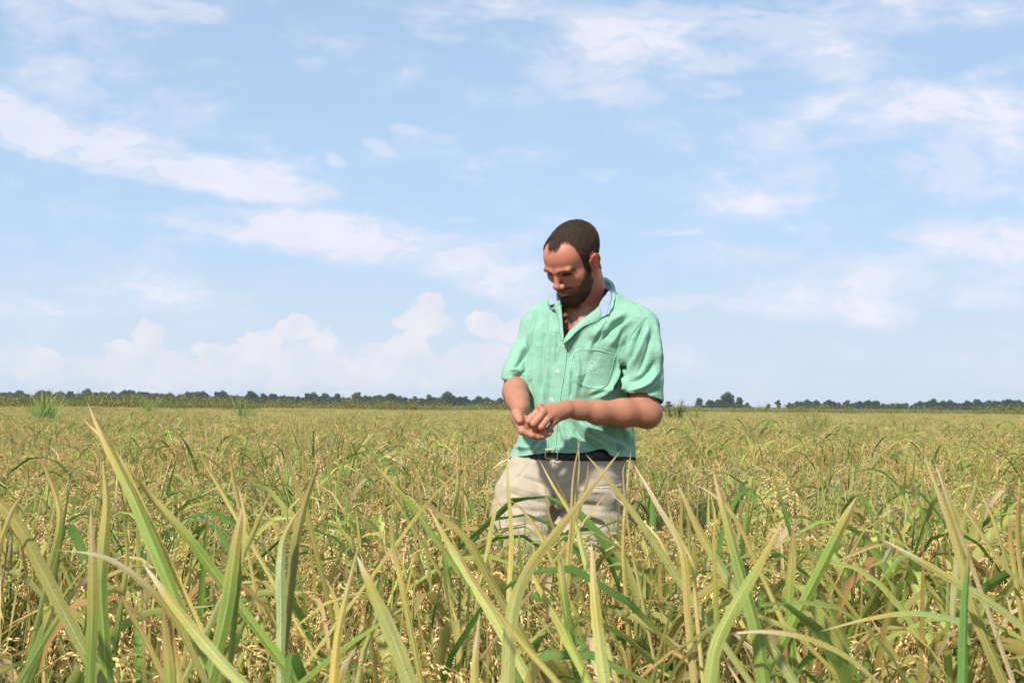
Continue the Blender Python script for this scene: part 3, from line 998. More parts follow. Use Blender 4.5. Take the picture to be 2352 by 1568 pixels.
hero('blood red and brown stained blade cut by the right edge of the picture', [
    ([(2365, 1420), (2345, 1300), (2338, 1200), (2346, 1110)], 1.7, 1.8, .0110, OG, RB, .7),
    ([(2335, 1340), (2322, 1250), (2318, 1180)], 1.75, 1.8, .009, BR, RB, .7)])
hero('dark stalky blade with a bent brown tip at far left', [
    ([(110, 1320), (135, 1210), (132, 1150), (105, 1075), (88, 1045)], 1.9, 2.0, .0105, DG, BR, .5)])
hero('pair of dark green blades making a narrow V in the lower left corner', [
    ([(70, 1530), (110, 1420), (140, 1330)], 1.5, 1.6, .0150, DG, OG, .2),
    ([(95, 1480), (150, 1390), (190, 1320)], 1.5, 1.6, .0100, DG, OG, .3)])
hero('olive blade and pale fork tipped leaf standing in the middle right of the field', [
    ([(1905, 1330), (1860, 1270), (1840, 1230), (1812, 1180)], 2.0, 2.0, .008, YG, DT, .4),
    ([(2030, 1290), (2045, 1255), (2010, 1250), (1920, 1290)], 1.9, 1.9, .012, (.42, .44, .2), DT, .4, {'root': False})])
# ------------------------------------------------------------------ far trees
tree_mat = plant_mat("tree_leaf", 0.2, 0.7, 0.15, 0.1, stripes=False)
m_bark, n, out = newmat("bark")
p = n.new('ShaderNodeBsdfPrincipled')
tcn = n.new('ShaderNodeTexCoord')
ns = n.noise(tcn.outputs['Object'], 4, 5, .6)
n.l.new(n.mix(ns.outputs[0], (.05, .04, .03), (.14, .11, .085)), p.inputs['Base Color'])
p.inputs['Roughness'].default_value = .9
n.l.new(p.outputs[0], out.inputs[0])


def tree_meshes(seed, h=13.0, wd=12.0, lobes=16, tone=(.048, .085, .030)):
    r_ = np.random.default_rng(seed)
    tr, cr = MB(), MB()
    tube(tr, [(0, 0, -.3), (r_.normal(0, .15), 0, h * .22), (r_.normal(0, .3), 0, h * .5)], .42, (.1, .08, .06), 8, 8, .16)
    cents = []
    for k in range(lobes):
        a_ = r_.uniform(0, 2 * PI)
        zz = h * r_.uniform(.10, .84)
        rad = wd * .5 * r_.uniform(.1, .85) * math.sqrt(max(.12, 1 - ((zz - .38 * h) / (.52 * h)) ** 2))
        c_ = np.array([math.cos(a_) * rad, math.sin(a_) * rad, zz])
        cents.append((c_, r_.uniform(.16, .27) * wd))
        tube(tr, [(0, 0, h * r_.uniform(.15, .42)), c_ * np.array([.5, .5, .8]), c_], .13, (.1, .08, .06), 4, 5, .04)
    for c_, rr in cents:
        m = 380
        d = r_.normal(0, 1, (m, 3))
        d /= np.linalg.norm(d, axis=1)[:, None]
        P = c_ + d * (rr * r_.uniform(.45, 1.05, (m, 1)) ** .6) * np.array([1, 1, .72])
        nrm = d + r_.normal(0, .6, (m, 3))
        X1, Y1, Z1 = frames(nrm)
        s_ = r_.uniform(.22, .55, m)[:, None]
        V = np.stack([P - X1 * s_, P - Y1 * s_ * .7, P + X1 * s_, P + Y1 * s_ * .7], 1)
        cc = np.asarray(tone) * r_.uniform(.7, 1.3, (m, 1)) * r_.uniform(.85, 1.15)
        cr.add(V.reshape(-1, 3), np.arange(m * 4).reshape(-1, 4), np.repeat(cc, 4, 0))
    return tr.mesh('trunk', m_bark), cr.mesh('crown', tree_mat)


protos = [tree_meshes(50 + k, *a_) for k, a_ in enumerate([(12, 12, 16), (14, 13, 20), (10.5, 14, 18), (13, 10, 14), (9, 11, 13), (15, 15, 24), (11, 9, 12)])]


def place_tree(x, y, k, s, label, group=None, sq=1.0):
    e = empty('broadleaf_tree', (x, y, 0))
    e.rotation_euler = (0, 0, srng.uniform(0, 6.28))
    e.scale = (s, s, s * sq)
    tag(e, label, 'tree', group)
    for me in protos[k]:
        o = bpy.data.objects.new(me.name.split('.')[0], me)
        COL.objects.link(o)
        o.parent = e


TD = 1300.0
TG = 'trees in the far row along the horizon'


def xat(px, Y): return W(px, 930, Y).x


LEFTS = [(60, 'dark horizon tree between the left picture edge and the far left grass clump'),
         (200, 'dark horizon tree just behind the far left pale grass clump'),
         (395, 'dark horizon tree between the highest left blade and the small grass tuft'),
         (560, 'dark horizon tree between the small grass tuft and the bright leaning tuft'),
         (760, 'dark horizon tree a little right of the bright leaning grass tuft'),
         (1000, 'dark horizon tree closer to the highest rounded crown than to any grass tuft'),
         (9999, 'dark horizon tree between the highest rounded crown and the man')]
RIGHTS = [(1960, 'dark tree of the right horizon row nearest the open group'),
          (2100, 'low tree of the right horizon row just before its shallow dip'),
          (2230, 'dark tree of the right horizon row just after its shallow dip'),
          (9999, 'taller tree of the right horizon row close to the right picture edge')]


def sect(px, table):
    for lim, text in table:
        if px < lim: return text


# unbroken row left of the man, slowly getting lower towards the centre
px = -260
while px < 1300:
    Y = TD + srng.uniform(-60, 110)
    base = np.interp(px, [-260, 0, 300, 480, 760, 800, 1000, 1080, 1160, 1300], [1.0, 1.0, 1.0, .98, .95, .95, .92, .80, .62, .6])
    k = int(srng.integers(0, 7))
    place_tree(xat(px, Y), Y, k, base * srng.uniform(.80, 1.02), sect(px, LEFTS), TG)
    px += srng.uniform(8.5, 12)
place_tree(xat(1028, 1250), 1250, 5, .98, 'rounded tree standing highest in the row just left of the man')
place_tree(xat(578, 1240), 1240, 1, .98, 'tree rising slightly over the row above the tall grass tuft left of centre')
# gap with a few single trees right of the elbow
place_tree(xat(1537, 1330), 1330, 4, .70, 'small round tree alone on the horizon right beside the elbow')
place_tree(xat(1606, 1300), 1300, 0, .86, 'leftmost tree of the open group right of the man, low and bushy')
place_tree(xat(1632, 1320), 1320, 2, .80, 'low wide tree between the bushy left tree and the tallest tree of the open group')
place_tree(xat(1668, 1270), 1270, 5, 1.10, 'tallest broad round crown of the open group right of the man')
place_tree(xat(1650, 1300), 1300, 2, .85, 'low tree tucked against the left side of the tallest round crown')
place_tree(xat(1699, 1290), 1290, 3, .88, 'narrow tree just right of the tallest round crown')
place_tree(xat(1718, 1330), 1330, 4, .62, 'smallest low tree ending the open group on its right')
place_tree(xat(1787, 1300), 1300, 3, .68, 'short pointed tree standing in the middle of the right gap')
place_tree(xat(1764, 1350), 1350, 4, .50, 'tiny low tree left of the short pointed tree in the gap')
# row at right
px = 1812
while px < 2620:
    Y = TD + srng.uniform(-50, 110)
    base = np.interp(px, [1812, 1860, 1950, 2085, 2092, 2130, 2200, 2300, 2352, 2600], [.50, .68, .74, .56, .40, .74, .78, .92, 1.06, 1.1])
    k = int(srng.integers(0, 7))
    place_tree(xat(px, Y), Y, k, base * srng.uniform(.80, 1.05), sect(px, RIGHTS), 'trees in the low right row on the horizon')
    px += srng.uniform(8.5, 12)

# low scrub filling in under the crowns
sc = MB()
for px0, px1, hh in ((-300, 1320, 7.0), (1590, 1730, 4.5), (1820, 2084, 4.5), (2088, 2650, 6.0)):
    m = int((px1 - px0) * 45)
    pp = srng.uniform(px0, px1, m)
    Yq = srng.uniform(1265, 1300, m)
    top = hh * (.72 + .2 * np.sin(pp * .045) + .12 * np.sin(pp * .13 + 1)) * np.clip(np.minimum(pp - px0, px1 - pp) / 30, .25, 1)
    Pq = np.stack([(pp - 1176) / 2940 * Yq, Yq, srng.uniform(0, 1, m) ** .7 * top], 1)
    Dq = srng.normal(0, 1, (m, 3))
    X1, Y1, Z1_ = frames(Dq)
    s_ = srng.uniform(.35, .9, m)[:, None]
    Vq = np.stack([Pq - X1 * s_, Pq - Y1 * s_ * .7, Pq + X1 * s_, Pq + Y1 * s_ * .7], 1)
    sc.add(Vq.reshape(-1, 3), np.arange(m * 4).reshape(-1, 4), np.repeat(np.array((.036, .058, .024)) * srng.uniform(.7, 1.3, (m, 1)), 4, 0))
scrub = sc.build('distant_scrub', tree_mat)
tag(scrub, 'low dark scrub filling in below the tree crowns along the horizon', 'scrub', kind='stuff')

# ---- humid summer air --------------------------------------------------------
hb = MB()
x0, x1, y0, y1, z0, z1 = -1500, 1500, -60, 1700, -1.5, 24
hb.add([(x0, y0, z0), (x1, y0, z0), (x1, y1, z0), (x0, y1, z0), (x0, y0, z1), (x1, y0, z1), (x1, y1, z1), (x0, y1, z1)],
       [[0, 3, 2, 1], [4, 5, 6, 7], [0, 1, 5, 4], [1, 2, 6, 5], [2, 3, 7, 6], [3, 0, 4, 7]], (1, 1, 1))
m_haze, n, out = newmat("haze")
pv = n.new('ShaderNodeVolumePrincipled')
pv.inputs['Color'].default_value = (.80, .88, 1, 1)
pv.inputs['Density'].default_value = 0.00010
pv.inputs['Anisotropy'].default_value = 0.2
n.l.new(pv.outputs[0], out.inputs['Volume'])
haze = hb.build('haze', m_haze, smooth=False)
haze['kind'] = 'stuff'
# ------------------------------------------------------------------ the man
CRI = CAM_R.inverted()


def proj(V):
    """world -> photo pixels (2352 wide), used to lay out tailoring lines"""
    q = (np.asarray(V) - np.array(CAM_P)) @ np.array(CAM_R)
    return np.stack([1176 + 2940 * q[:, 0] / -q[:, 2], 784 - 2940 * q[:, 1] / -q[:, 2]], 1)


def Wn(px, py, Y): return np.array(W(px, py, Y))


class Field:
    """distance field on a regular grid, blended from rounded shapes"""
    def __init__(s, lo, hi, h):
        s.h = h
        s.lo = np.array(lo, float)
        s.n = np.ceil((np.array(hi) - s.lo) / h).astype(int) + 1
        s.D = np.full(s.n, 0.2, np.float32)
        s.ax = [(s.lo[i] + np.arange(s.n[i]) * h).astype(np.float32) for i in range(3)]

    def box(s, lo, hi, pad):
        a = np.maximum(np.floor((np.array(lo) - pad - s.lo) / s.h).astype(int), 0)
        b = np.minimum(np.ceil((np.array(hi) + pad - s.lo) / s.h).astype(int) + 1, s.n)
        if np.any(b <= a): return None, None
        sl = tuple(slice(a[i], b[i]) for i in range(3))
        G = np.meshgrid(*[s.ax[i][sl[i]] for i in range(3)], indexing='ij')
        return sl, G

    def comb(s, sl, d, k, sub=False):
        A = s.D[sl]
        if sub:
            hh = np.maximum(k - np.abs(A + d), 0) / max(k, 1e-6)
            s.D[sl] = np.maximum(A, -d) + hh * hh * k * .25
        else:
            hh = np.maximum(k - np.abs(A - d), 0) / max(k, 1e-6)
            s.D[sl] = np.minimum(A, d) - hh * hh * k * .25

    def cone(s, a, b, ra, rb, k=.01, sub=False, flat=None):
        a, b = np.asarray(a, float), np.asarray(b, float)
        r = max(ra, rb)
        sl, G = s.box(np.minimum(a, b) - r, np.maximum(a, b) + r, k + 3 * s.h)
        if sl is None: return
        d = b - a
        L2 = max(d @ d, 1e-9)
        t = np.clip(((G[0] - a[0]) * d[0] + (G[1] - a[1]) * d[1] + (G[2] - a[2]) * d[2]) / L2, 0, 1)
        qx, qy, qz = G[0] - a[0] - t * d[0], G[1] - a[1] - t * d[1], G[2] - a[2] - t * d[2]
        if flat is not None:       # flatten the tube along one direction
            nrm, fac = np.asarray(flat[0], float), flat[1]
            nrm = nrm / np.linalg.norm(nrm)
            pr = qx * nrm[0] + qy * nrm[1] + qz * nrm[2]
            e = (1 / fac - 1)
            qx, qy, qz = qx + pr * e * nrm[0], qy + pr * e * nrm[1], qz + pr * e * nrm[2]
        dd = np.sqrt(qx * qx + qy * qy + qz * qz) - (ra + (rb - ra) * t)
        s.comb(sl, dd, k, sub)

    def chain(s, pts, radii, k=.01, **kw):
        for i_ in range(len(pts) - 1):
            s.cone(pts[i_], pts[i_ + 1], radii[i_], radii[i_ + 1], k, **kw)

    def ell(s, c, r, k=.01, B=None, sub=False):
        """ellipsoid, optional 3x3 basis (rows = axes)"""
        c, r = np.asarray(c, float), np.asarray(r, float)
        B = np.eye(3) if B is None else np.asarray(B)
        ext = np.sqrt(((B * r[:, None]) ** 2).sum(0))
        sl, G = s.box(c - ext, c + ext, k + 3 * s.h)
        if sl is None: return
        p_ = [G[i] - c[i] for i in range(3)]
        l_ = [(B[i, 0] * p_[0] + B[i, 1] * p_[1] + B[i, 2] * p_[2]) for i in range(3)]
        k0 = np.sqrt(sum((l_[i] / r[i]) ** 2 for i in range(3)))
        k1 = np.sqrt(sum((l_[i] / r[i] ** 2) ** 2 for i in range(3))) + 1e-9
        s.comb(sl, k0 * (k0 - 1) / k1, k, sub)

    def stack(s, zs, cx, cy, a, b, yaw, k=.01, power=2.0):
        """column of (super)ellipses"""
        zs = np.asarray(zs)
        o = np.argsort(zs)
        zs = zs[o]
        cx, cy, a, b = [np.asarray(q)[o] for q in (cx, cy, a, b)]
        R_ = max(a.max(), b.max())
        sl, G = s.box([cx.min() - R_, cy.min() - R_, zs[0]], [cx.max() + R_, cy.max() + R_, zs[-1]], k + 2 * s.h)
        z1 = s.ax[2][sl[2]]
        ip = lambda q: np.interp(z1, zs, q)[None, None, :]
        x_, y_ = G[0] - ip(cx), G[1] - ip(cy)
        c_, s_ = math.cos(yaw), math.sin(yaw)
        lx, ly = x_ * c_ - y_ * s_, x_ * s_ + y_ * c_
        A_, B_ = ip(a), ip(b)
        q = ((np.abs(lx) / A_) ** power + (np.abs(ly) / B_) ** power) ** (1 / power)
        d = (q - 1) * np.minimum(A_, B_) * np.clip(.8, 0, 1)
        dz = np.maximum(z1[0 * 0:] * 0 + np.maximum(zs[0] - z1, z1 - zs[-1]), -1)[None, None, :]
        d = np.maximum(d, dz)
        s.comb(sl, d.astype(np.float32), k)

    def mesh(s):
        """naive surface nets"""
        D = s.D
        S = D < 0
        nx, ny, nz = D.shape
        cnt = np.zeros((nx - 1, ny - 1, nz - 1), np.uint8)
        for dx_ in (0, 1):
            for dy_ in (0, 1):
                for dz_ in (0, 1):
                    cnt += S[dx_:nx - 1 + dx_, dy_:ny - 1 + dy_, dz_:nz - 1 + dz_]
        act = (cnt > 0) & (cnt < 8)
        I, J, K = np.nonzero(act)
        idx = np.full(act.shape, -1, np.int32)
        idx[I, J, K] = np.arange(len(I))
        acc = np.zeros((len(I), 3))
        num = np.zeros(len(I))
        for axis in range(3):
            oth = [q for q in range(3) if q != axis]
            for u_ in (0, 1):
                for v_ in (0, 1):
                    o0 = [0, 0, 0]
                    o0[oth[0]], o0[oth[1]] = u_, v_
                    o1 = list(o0)
                    o1[axis] = 1
                    d0 = D[I + o0[0], J + o0[1], K + o0[2]]
                    d1 = D[I + o1[0], J + o1[1], K + o1[2]]
                    cr = (d0 < 0) != (d1 < 0)
                    t = np.where(cr, d0 / np.where(cr, d0 - d1, 1), 0)
                    P_ = np.tile(np.array(o0, float), (len(I), 1))
                    P_[:, axis] += t
                    acc += P_ * cr[:, None]
                    num += cr
        V = s.lo + (np.stack([I, J, K], 1) + acc / np.maximum(num, 1)[:, None]) * s.h
        Fs = []
        for axis in range(3):
            oth = [q for q in range(3) if q != axis]
            sh = [slice(None)] * 3
            a_, b_ = list(sh), list(sh)
            a_[axis], b_[axis] = slice(0, -1), slice(1, None)
            ed = S[tuple(a_)] != S[tuple(b_)]
            e = np.stack(np.nonzero(ed), 1)
            e = e[(e[:, oth[0]] > 0) & (e[:, oth[1]] > 0) & (e[:, oth[0]] < D.shape[oth[0]] - 1) & (e[:, oth[1]] < D.shape[oth[1]] - 1)]
            inside0 = S[e[:, 0], e[:, 1], e[:, 2]]
            q = []
            for du_, dv_ in ((-1, -1), (0, -1), (0, 0), (-1, 0)):
                m = e.copy()
                m[:, oth[0]] += du_
                m[:, oth[1]] += dv_
                q.append(idx[m[:, 0], m[:, 1], m[:, 2]])
            q = np.stack(q, 1)
            flip = inside0 if axis != 1 else ~inside0
            q = np.where(flip[:, None], q, q[:, ::-1])
            Fs.append(q[(q >= 0).all(1)])
        return V, np.concatenate(Fs)


def vnormals(V, F):
    n_ = np.cross(V[F[:, 2]] - V[F[:, 0]], V[F[:, 3]] - V[F[:, 1]])
    N = np.zeros_like(V)
    for k in range(4): np.add.at(N, F[:, k], n_)
    return N / (np.linalg.norm(N, axis=1)[:, None] + 1e-12)


def smooth(V, F, it=2, lam=.5, sel=None):
    E = np.concatenate([F[:, [0, 1]], F[:, [1, 2]], F[:, [2, 3]], F[:, [3, 0]]])
    n = len(V)
    cnt = np.bincount(E[:, 0], minlength=n) + np.bincount(E[:, 1], minlength=n)
    for _ in range(it):
        A = np.zeros_like(V)
        for c_ in range(3):
            A[:, c_] = np.bincount(E[:, 0], V[E[:, 1], c_], n) + np.bincount(E[:, 1], V[E[:, 0], c_], n)
        nv = V + lam * (A / np.maximum(cnt, 1)[:, None] - V)
        V = nv if sel is None else np.where(sel[:, None], nv, V)
    return V


_hr = np.random.default_rng(5)
_LAT = _hr.random((64, 64, 64)).astype(np.float32)


def vnoise(P, sc):
    """smooth value noise -1..1"""
    q = np.asarray(P) * sc
    i_ = np.floor(q).astype(int)
    f = q - i_
    f = f * f * (3 - 2 * f)
    o = 0
    for a in (0, 1):
        for b in (0, 1):
            for c in (0, 1):
                wgt = (f[:, 0] if a else 1 - f[:, 0]) * (f[:, 1] if b else 1 - f[:, 1]) * (f[:, 2] if c else 1 - f[:, 2])
                o = o + wgt * _LAT[(i_[:, 0] + a) % 64, (i_[:, 1] + b) % 64, (i_[:, 2] + c) % 64]
    return o * 2 - 1


# ---- head frame: turned to his right, bowed to look at his hands
HT, HP, HR_, HS = .7501, .715, -.119, .985
_F = np.array([-math.sin(HT) * math.cos(HP), -math.cos(HT) * math.cos(HP), -math.sin(HP)])
_L = np.array([math.cos(HT), -math.sin(HT), 0])
_U = np.cross(_L, -_F)
HL = _L * math.cos(HR_) + _U * math.sin(HR_)
HU = _U * math.cos(HR_) - _L * math.sin(HR_)
HF = _F
HO = np.array([.1945, 4.1, 1.6526])
HB = np.stack([HL, HF, HU])                      # rows: his left, forward, up


def H(s_, f, u_): return HO + HS * (s_ * HL + f * HF + u_ * HU)


def to_head(V): return (np.asarray(V) - HO) @ HB.T / HS


body = Field((-.07, 3.74, .86), (.56, 4.46, 1.83), .002)


def HE(c, r, k, sub=False, both=False, tilt=None):
    for sg in ((1, -1) if both else (1,)):
        B = HB
        body.ell(H(c[0] * sg, c[1], c[2]), np.array(r) * HS, k, B, sub)


def HC(a, b, ra, rb, k, sub=False, both=False):
    for sg in ((1, -1) if both else (1,)):
        body.cone(H(a[0] * sg, a[1], a[2]), H(b[0] * sg, b[1], b[2]), ra * HS, rb * HS, k, sub)


# --- torso under the shirt, shoulders, neck
YAW = R(30)
NB = Wn(1352, 705, 4.20)                        # base of the neck
body.cone(H(0, -.020, -.035), NB, .055, .064, .02)
body.cone(H(0, -.05, .0), NB + np.array([.0, .03, -.02]), .045, .07, .04)
for sg, sh in ((1, Wn(1462, 752, 4.10)), (-1, Wn(1245, 748, 4.27))):
    body.cone(NB + np.array([0, .02, -.03]), sh + np.array([0, 0, -.014]), .048, .028, .05)
    body.cone(H(sg * .055, -.022, -.03), NB + np.array([-.045 + sg * .012, -.05, -.055]), .013, .010, .025)
tz = [Wn(1340, y_, 4.15)[2] for y_ in (715, 760, 820, 900, 1000, 1060)]
body.stack(tz + [.87], [.235, .243, .25, .25, .245, .245, .24], [4.19, 4.19, 4.19, 4.18, 4.17, 4.17, 4.17],
           [.085, .135, .142, .135, .132, .13, .12], [.070, .100, .105, .10, .105, .10, .09], YAW, .03)

# --- his left arm: elbow out to the right, forearm level across the belly
SL, EL_ = Wn(1474, 752, 4.08), Wn(1480, 940, 4.02)
body.cone(SL, EL_, .038, .047, .03)
body.ell(Wn(1492, 955, 4.015), (.034, .036, .034), .03)
fa = [Wn(1482, 947, 4.015), Wn(1430, 948, 3.975), Wn(1373, 947, 3.94), Wn(1330, 941, 3.915), Wn(1302, 938, 3.90)]
body.chain(fa, [.0455, .042, .0345, .0275, .0255], .02, flat=((0, 1, 0), .86))
# hand
wl = Wn(1302, 939, 3.90)
mc = [Wn(1241, 937, 3.868), Wn(1249, 947, 3.856), Wn(1261, 958, 3.856), Wn(1274, 967, 3.868)]
for m_, r_ in zip(mc, (.0125, .0125, .0115, .0105)):
    body.cone(wl + (m_ - wl) * .05, m_, .021, r_, .012)
body.cone(Wn(1290, 948, 3.9), Wn(1262, 952, 3.878), .020, .016, .012)
body.chain([mc[0], Wn(1215, 967, 3.85), Wn(1216, 983, 3.868), Wn(1226, 991, 3.884)], [.0115, .0105, .0088, .0074], .0035)
body.chain([mc[1], Wn(1226, 973, 3.832), Wn(1229, 988, 3.852), Wn(1240, 994, 3.87)], [.0118, .0105, .009, .0076], .0035)
body.chain([mc[2], Wn(1243, 981, 3.838), Wn(1247, 990, 3.856), Wn(1256, 991, 3.874)], [.0108, .0098, .0084, .0072], .0035)
body.chain([mc[3], Wn(1262, 984, 3.866), Wn(1265, 989, 3.885)], [.0098, .0086, .007], .0035)
body.chain([Wn(1284, 944, 3.925), Wn(1247, 948, 3.91), Wn(1224, 956, 3.9), Wn(1209, 964, 3.888)], [.018, .0135, .011, .0088], .008)
for c_, r_ in ((Wn(1240, 935, 3.862), .0115), (Wn(1248, 945, 3.850), .0112)):
    body.ell(c_, (r_, r_, r_), .006)

# --- his right arm: elbow back, forearm coming forward, palm up under the other hand
SR, ER = Wn(1236, 752, 4.27), Wn(1188, 886, 4.22)
body.cone(SR, ER, .034, .042, .03)
body.chain([Wn(1187, 888, 4.21), Wn(1184, 900, 4.12), Wn(1189, 920, 4.03), Wn(1195, 936, 3.965)], [.041, .039, .034, .0275], .02)
hw = Wn(1195, 938, 3.96)
mr = [Wn(1200, 990, 3.838), Wn(1206, 989, 3.858), Wn(1211, 986, 3.88), Wn(1215, 982, 3.90)]
body.cone(hw, Wn(1190, 957, 3.915), .026, .0195, .015)
for m_, r_ in zip(mr, (.0125, .0125, .0118, .0108)):
    body.cone(Wn(1191, 960, 3.905), m_, .0175, r_, .012)
body.chain([mr[0], Wn(1222, 1000, 3.832), Wn(1235, 1004, 3.838), Wn(1245, 1004.5, 3.845)], [.0115, .0098, .0088, .0074], .0035)
body.chain([mr[1], Wn(1230, 999, 3.858), Wn(1249, 1000, 3.86), Wn(1262, 996.5, 3.862)], [.0115, .0098, .0088, .0074], .0035)
body.chain([mr[2], Wn(1233, 994, 3.88), Wn(1252, 994, 3.88), Wn(1267, 989.5, 3.88)], [.0108, .0095, .0084, .0070], .0035)
body.chain([mr[3], Wn(1234, 988, 3.90), Wn(1258, 985, 3.90)], [.0098, .0085, .0066], .0035)
body.chain([Wn(1195, 941, 3.935), Wn(1189, 949, 3.895), Wn(1191, 959, 3.862), Wn(1194.5, 966.5, 3.842)], [.0185, .0155, .0128, .0108], .008)

# --- head
HE((0, -.026, .043), (.0760, .106, .083), .01)
HE((0, .034, .054), (.063, .056, .056), .03)
HE((0, .036, -.008), (.061, .056, .062), .03)
HE((.046, .050, -.003), (.021, .026, .017), .022, both=True)
HC((.050, -.002, -.046), (.019, .070, -.082), .018, .017, .028, both=True)
HC((.058, -.004, .0), (.050, -.002, -.046), .018, .017, .025, both=True)
HE((0, .080, -.086), (.024, .016, .016), .018)
HE((0, .071, -.045), (.033, .027, .034), .02)
HE((0, .028, -.058), (.046, .052, .028), .03)
HC((.010, .0910, .0395), (.044, .0800, .0390), .0098, .0088, .010, both=True)
HE((.034, .102, .0235), (.019, .0235, .0115), .010, sub=True, both=True)
HE((.0325, .0665, .0215), (.0155, .0135, .0115), .005, both=True)
HC((.020, .0865, .0205), (.044, .0775, .0215), .0017, .0012, .0015, sub=True, both=True)
HC((0, .0870, .034), (0, .1115, -.004), .0080, .0098, .010)
HE((0, .1135, -.0085), (.0120, .0110, .0110), .007)
HE((.0145, .1030, -.0125), (.0080, .0120, .0088), .005, both=True)
HE((.0068, .1105, -.0205), (.0036, .0055, .0036), .002, sub=True, both=True)
HC((.019, .098, -.012), (.027, .083, -.034), .0018, .0015, .004, sub=True, both=True)      # fold beside the mouth
HC((0, .1030, -.0340), (.024, .0905, -.0390), .0056, .0034, .006, both=True)
HC((0, .1015, -.0470), (.021, .0900, -.0455), .0068, .0042, .006, both=True)
HC((0, .1085, -.0400), (.025, .0930, -.0415), .0022, .0018, .002, sub=True, both=True)
HE((0, .0985, -.0610), (.016, .009, .0055), .008, sub=True)
HC((.0035, .0985, .042), (.0055, .0955, .052), .0014, .001, .003, sub=True, both=True)       # frown creases
# ears
for sg in (1, -1):
    rim = [(.074, .008, .006), (.079, .008, .020), (.086, -.001, .032), (.0905, -.014, .034), (.0925, -.026, .024), (.0905, -.028, .008), (.0865, -.020, -.008), (.081, -.010, -.020)]
    HC((.078 * sg, -.010, .006), (.084 * sg, -.016, .016), .0085, .0085, .006)
    HE((.083 * sg, -.012, .008), (.0050, .0165, .025), .004)
    HE((.0785 * sg, -.003, -.024), (.0048, .0085, .0120), .006)
    for a_, b_ in zip(rim[:-1], rim[1:]):
        HC((a_[0] * sg, a_[1], a_[2]), (b_[0] * sg, b_[1], b_[2]), .0036, .0036, .003)
    HE((.0925 * sg, -.004, .002), (.0085, .0085, .0125), .003, sub=True)
    HE((.0915 * sg, -.014, .021), (.0055, .0075, .008), .003, sub=True)
    HE((.078 * sg, .0085, -.001), (.004, .004, .006), .003)

BV, BF = body.mesh()
BV = smooth(BV, BF, 1, .4)
BN = vnormals(BV, BF)
if np.mean(BN[:, 2] * (BV[:, 2] > 1.72)) < 0:
    BF = BF[:, ::-1].copy()
    BN = -BN

# ---- skin colour (pigment: redness, lips, hair-darkened skin; painted: ear glow, eye and mouth shade) -----------
h = to_head(BV)
s_, f_, u_ = h.T
AZ = np.degrees(np.arctan2(np.abs(s_), f_ + .0))          # 0 = face on, 90 = ear, 180 = nape
HAIR_AZ = [0, 12, 20, 30, 45, 58, 63, 65, 67, 69, 78, 86, 92, 97, 104, 112, 122, 140, 180]
HAIR_U = [.106, .106, .111, .117, .116, .110, .098, .055, .022, -.010, -.015, .010, .034, .040, .034, .005, -.030, -.052, -.058]
up_lim = np.interp(AZ, HAIR_AZ, HAIR_U)
nz_ = vnoise(BV, 140) * .0035 + vnoise(BV, 330) * .002
near_head = (np.linalg.norm(h - np.array([0, 0, .02]), axis=1) < .155)
is_ear = (np.abs(s_) > .0745) & (f_ > -.034) & (f_ < .012) & (u_ < .040) & (u_ > -.036)
hairm = np.clip((u_ - up_lim + nz_) / .014 + .5, 0, 1) * near_head * (~is_ear)
hairm[(u_ < -.065) | ((u_ < .0) & (f_ > .03))] = 0
B_AZ = [0, 8, 14, 20, 25, 29, 39, 50, 60, 66, 78, 84]
B_UP = [-.029, -.025, -.024, -.029, -.041, -.049, -.042, -.026, -.004, .03, .03, .0]
b_up = np.interp(AZ, B_AZ, B_UP)
b_lo = np.interp(AZ, [0, 32, 55, 69, 84], [-.106, -.103, -.086, -.058, -.045])
beard = np.clip((b_up + .003 + nz_ * 1.6 - u_) / .022 + .5, 0, 1) * np.clip((u_ - b_lo + nz_) / .008 + .5, 0, 1)
beard *= np.clip((77 - AZ) / 6, 0, 1) * near_head * (~is_ear) * (f_ > -.012)
lipz = np.exp(-((s_ / .0265) ** 4)) * np.exp(-(((u_ + .0410) / .0092) ** 4)) * (f_ > .082)
below = np.exp(-((s_ / .014) ** 4)) * np.exp(-(((u_ + .0560) / .0050) ** 2)) * (f_ > .085)
beard *= (1 - np.clip(lipz * 1.4, 0, 1)) * (1 - .75 * below)
beard *= np.where((u_ > -.034) & (np.abs(s_) < .006), .55, 1)
beard *= np.where((u_ > -.022) & (f_ > .06), 0, 1)
skin = np.tile(np.array([.45, .205, .120]), (len(BV), 1))
facez = near_head[:, None]
red = np.clip(.5 + .5 * vnoise(BV, 28) + .3 * vnoise(BV, 90), 0, 1)[:, None]
skin = skin * (1 - .30 * red) + np.array([.46, .140, .085]) * .30 * red
nose = np.exp(-(((f_ - .115) / .014) ** 2)) * np.exp(-((s_ / .018) ** 2)) * near_head
skin = skin * (1 - .45 * nose[:, None]) + np.array([.50, .150, .100]) * .45 * nose[:, None]
skin = np.where(is_ear[:, None], skin * .5 + np.array([.52, .100, .060]) * .5, skin)  # ear reddened in the colour, imitating backlight glowing through it
neckr = ((BV[:, 2] < 1.60) & (BV[:, 2] > 1.36) & (~near_head | (u_ < -.06)))[:, None]
skin = np.where(neckr, skin * .8 + np.array([.50, .17, .11]) * .2, skin)
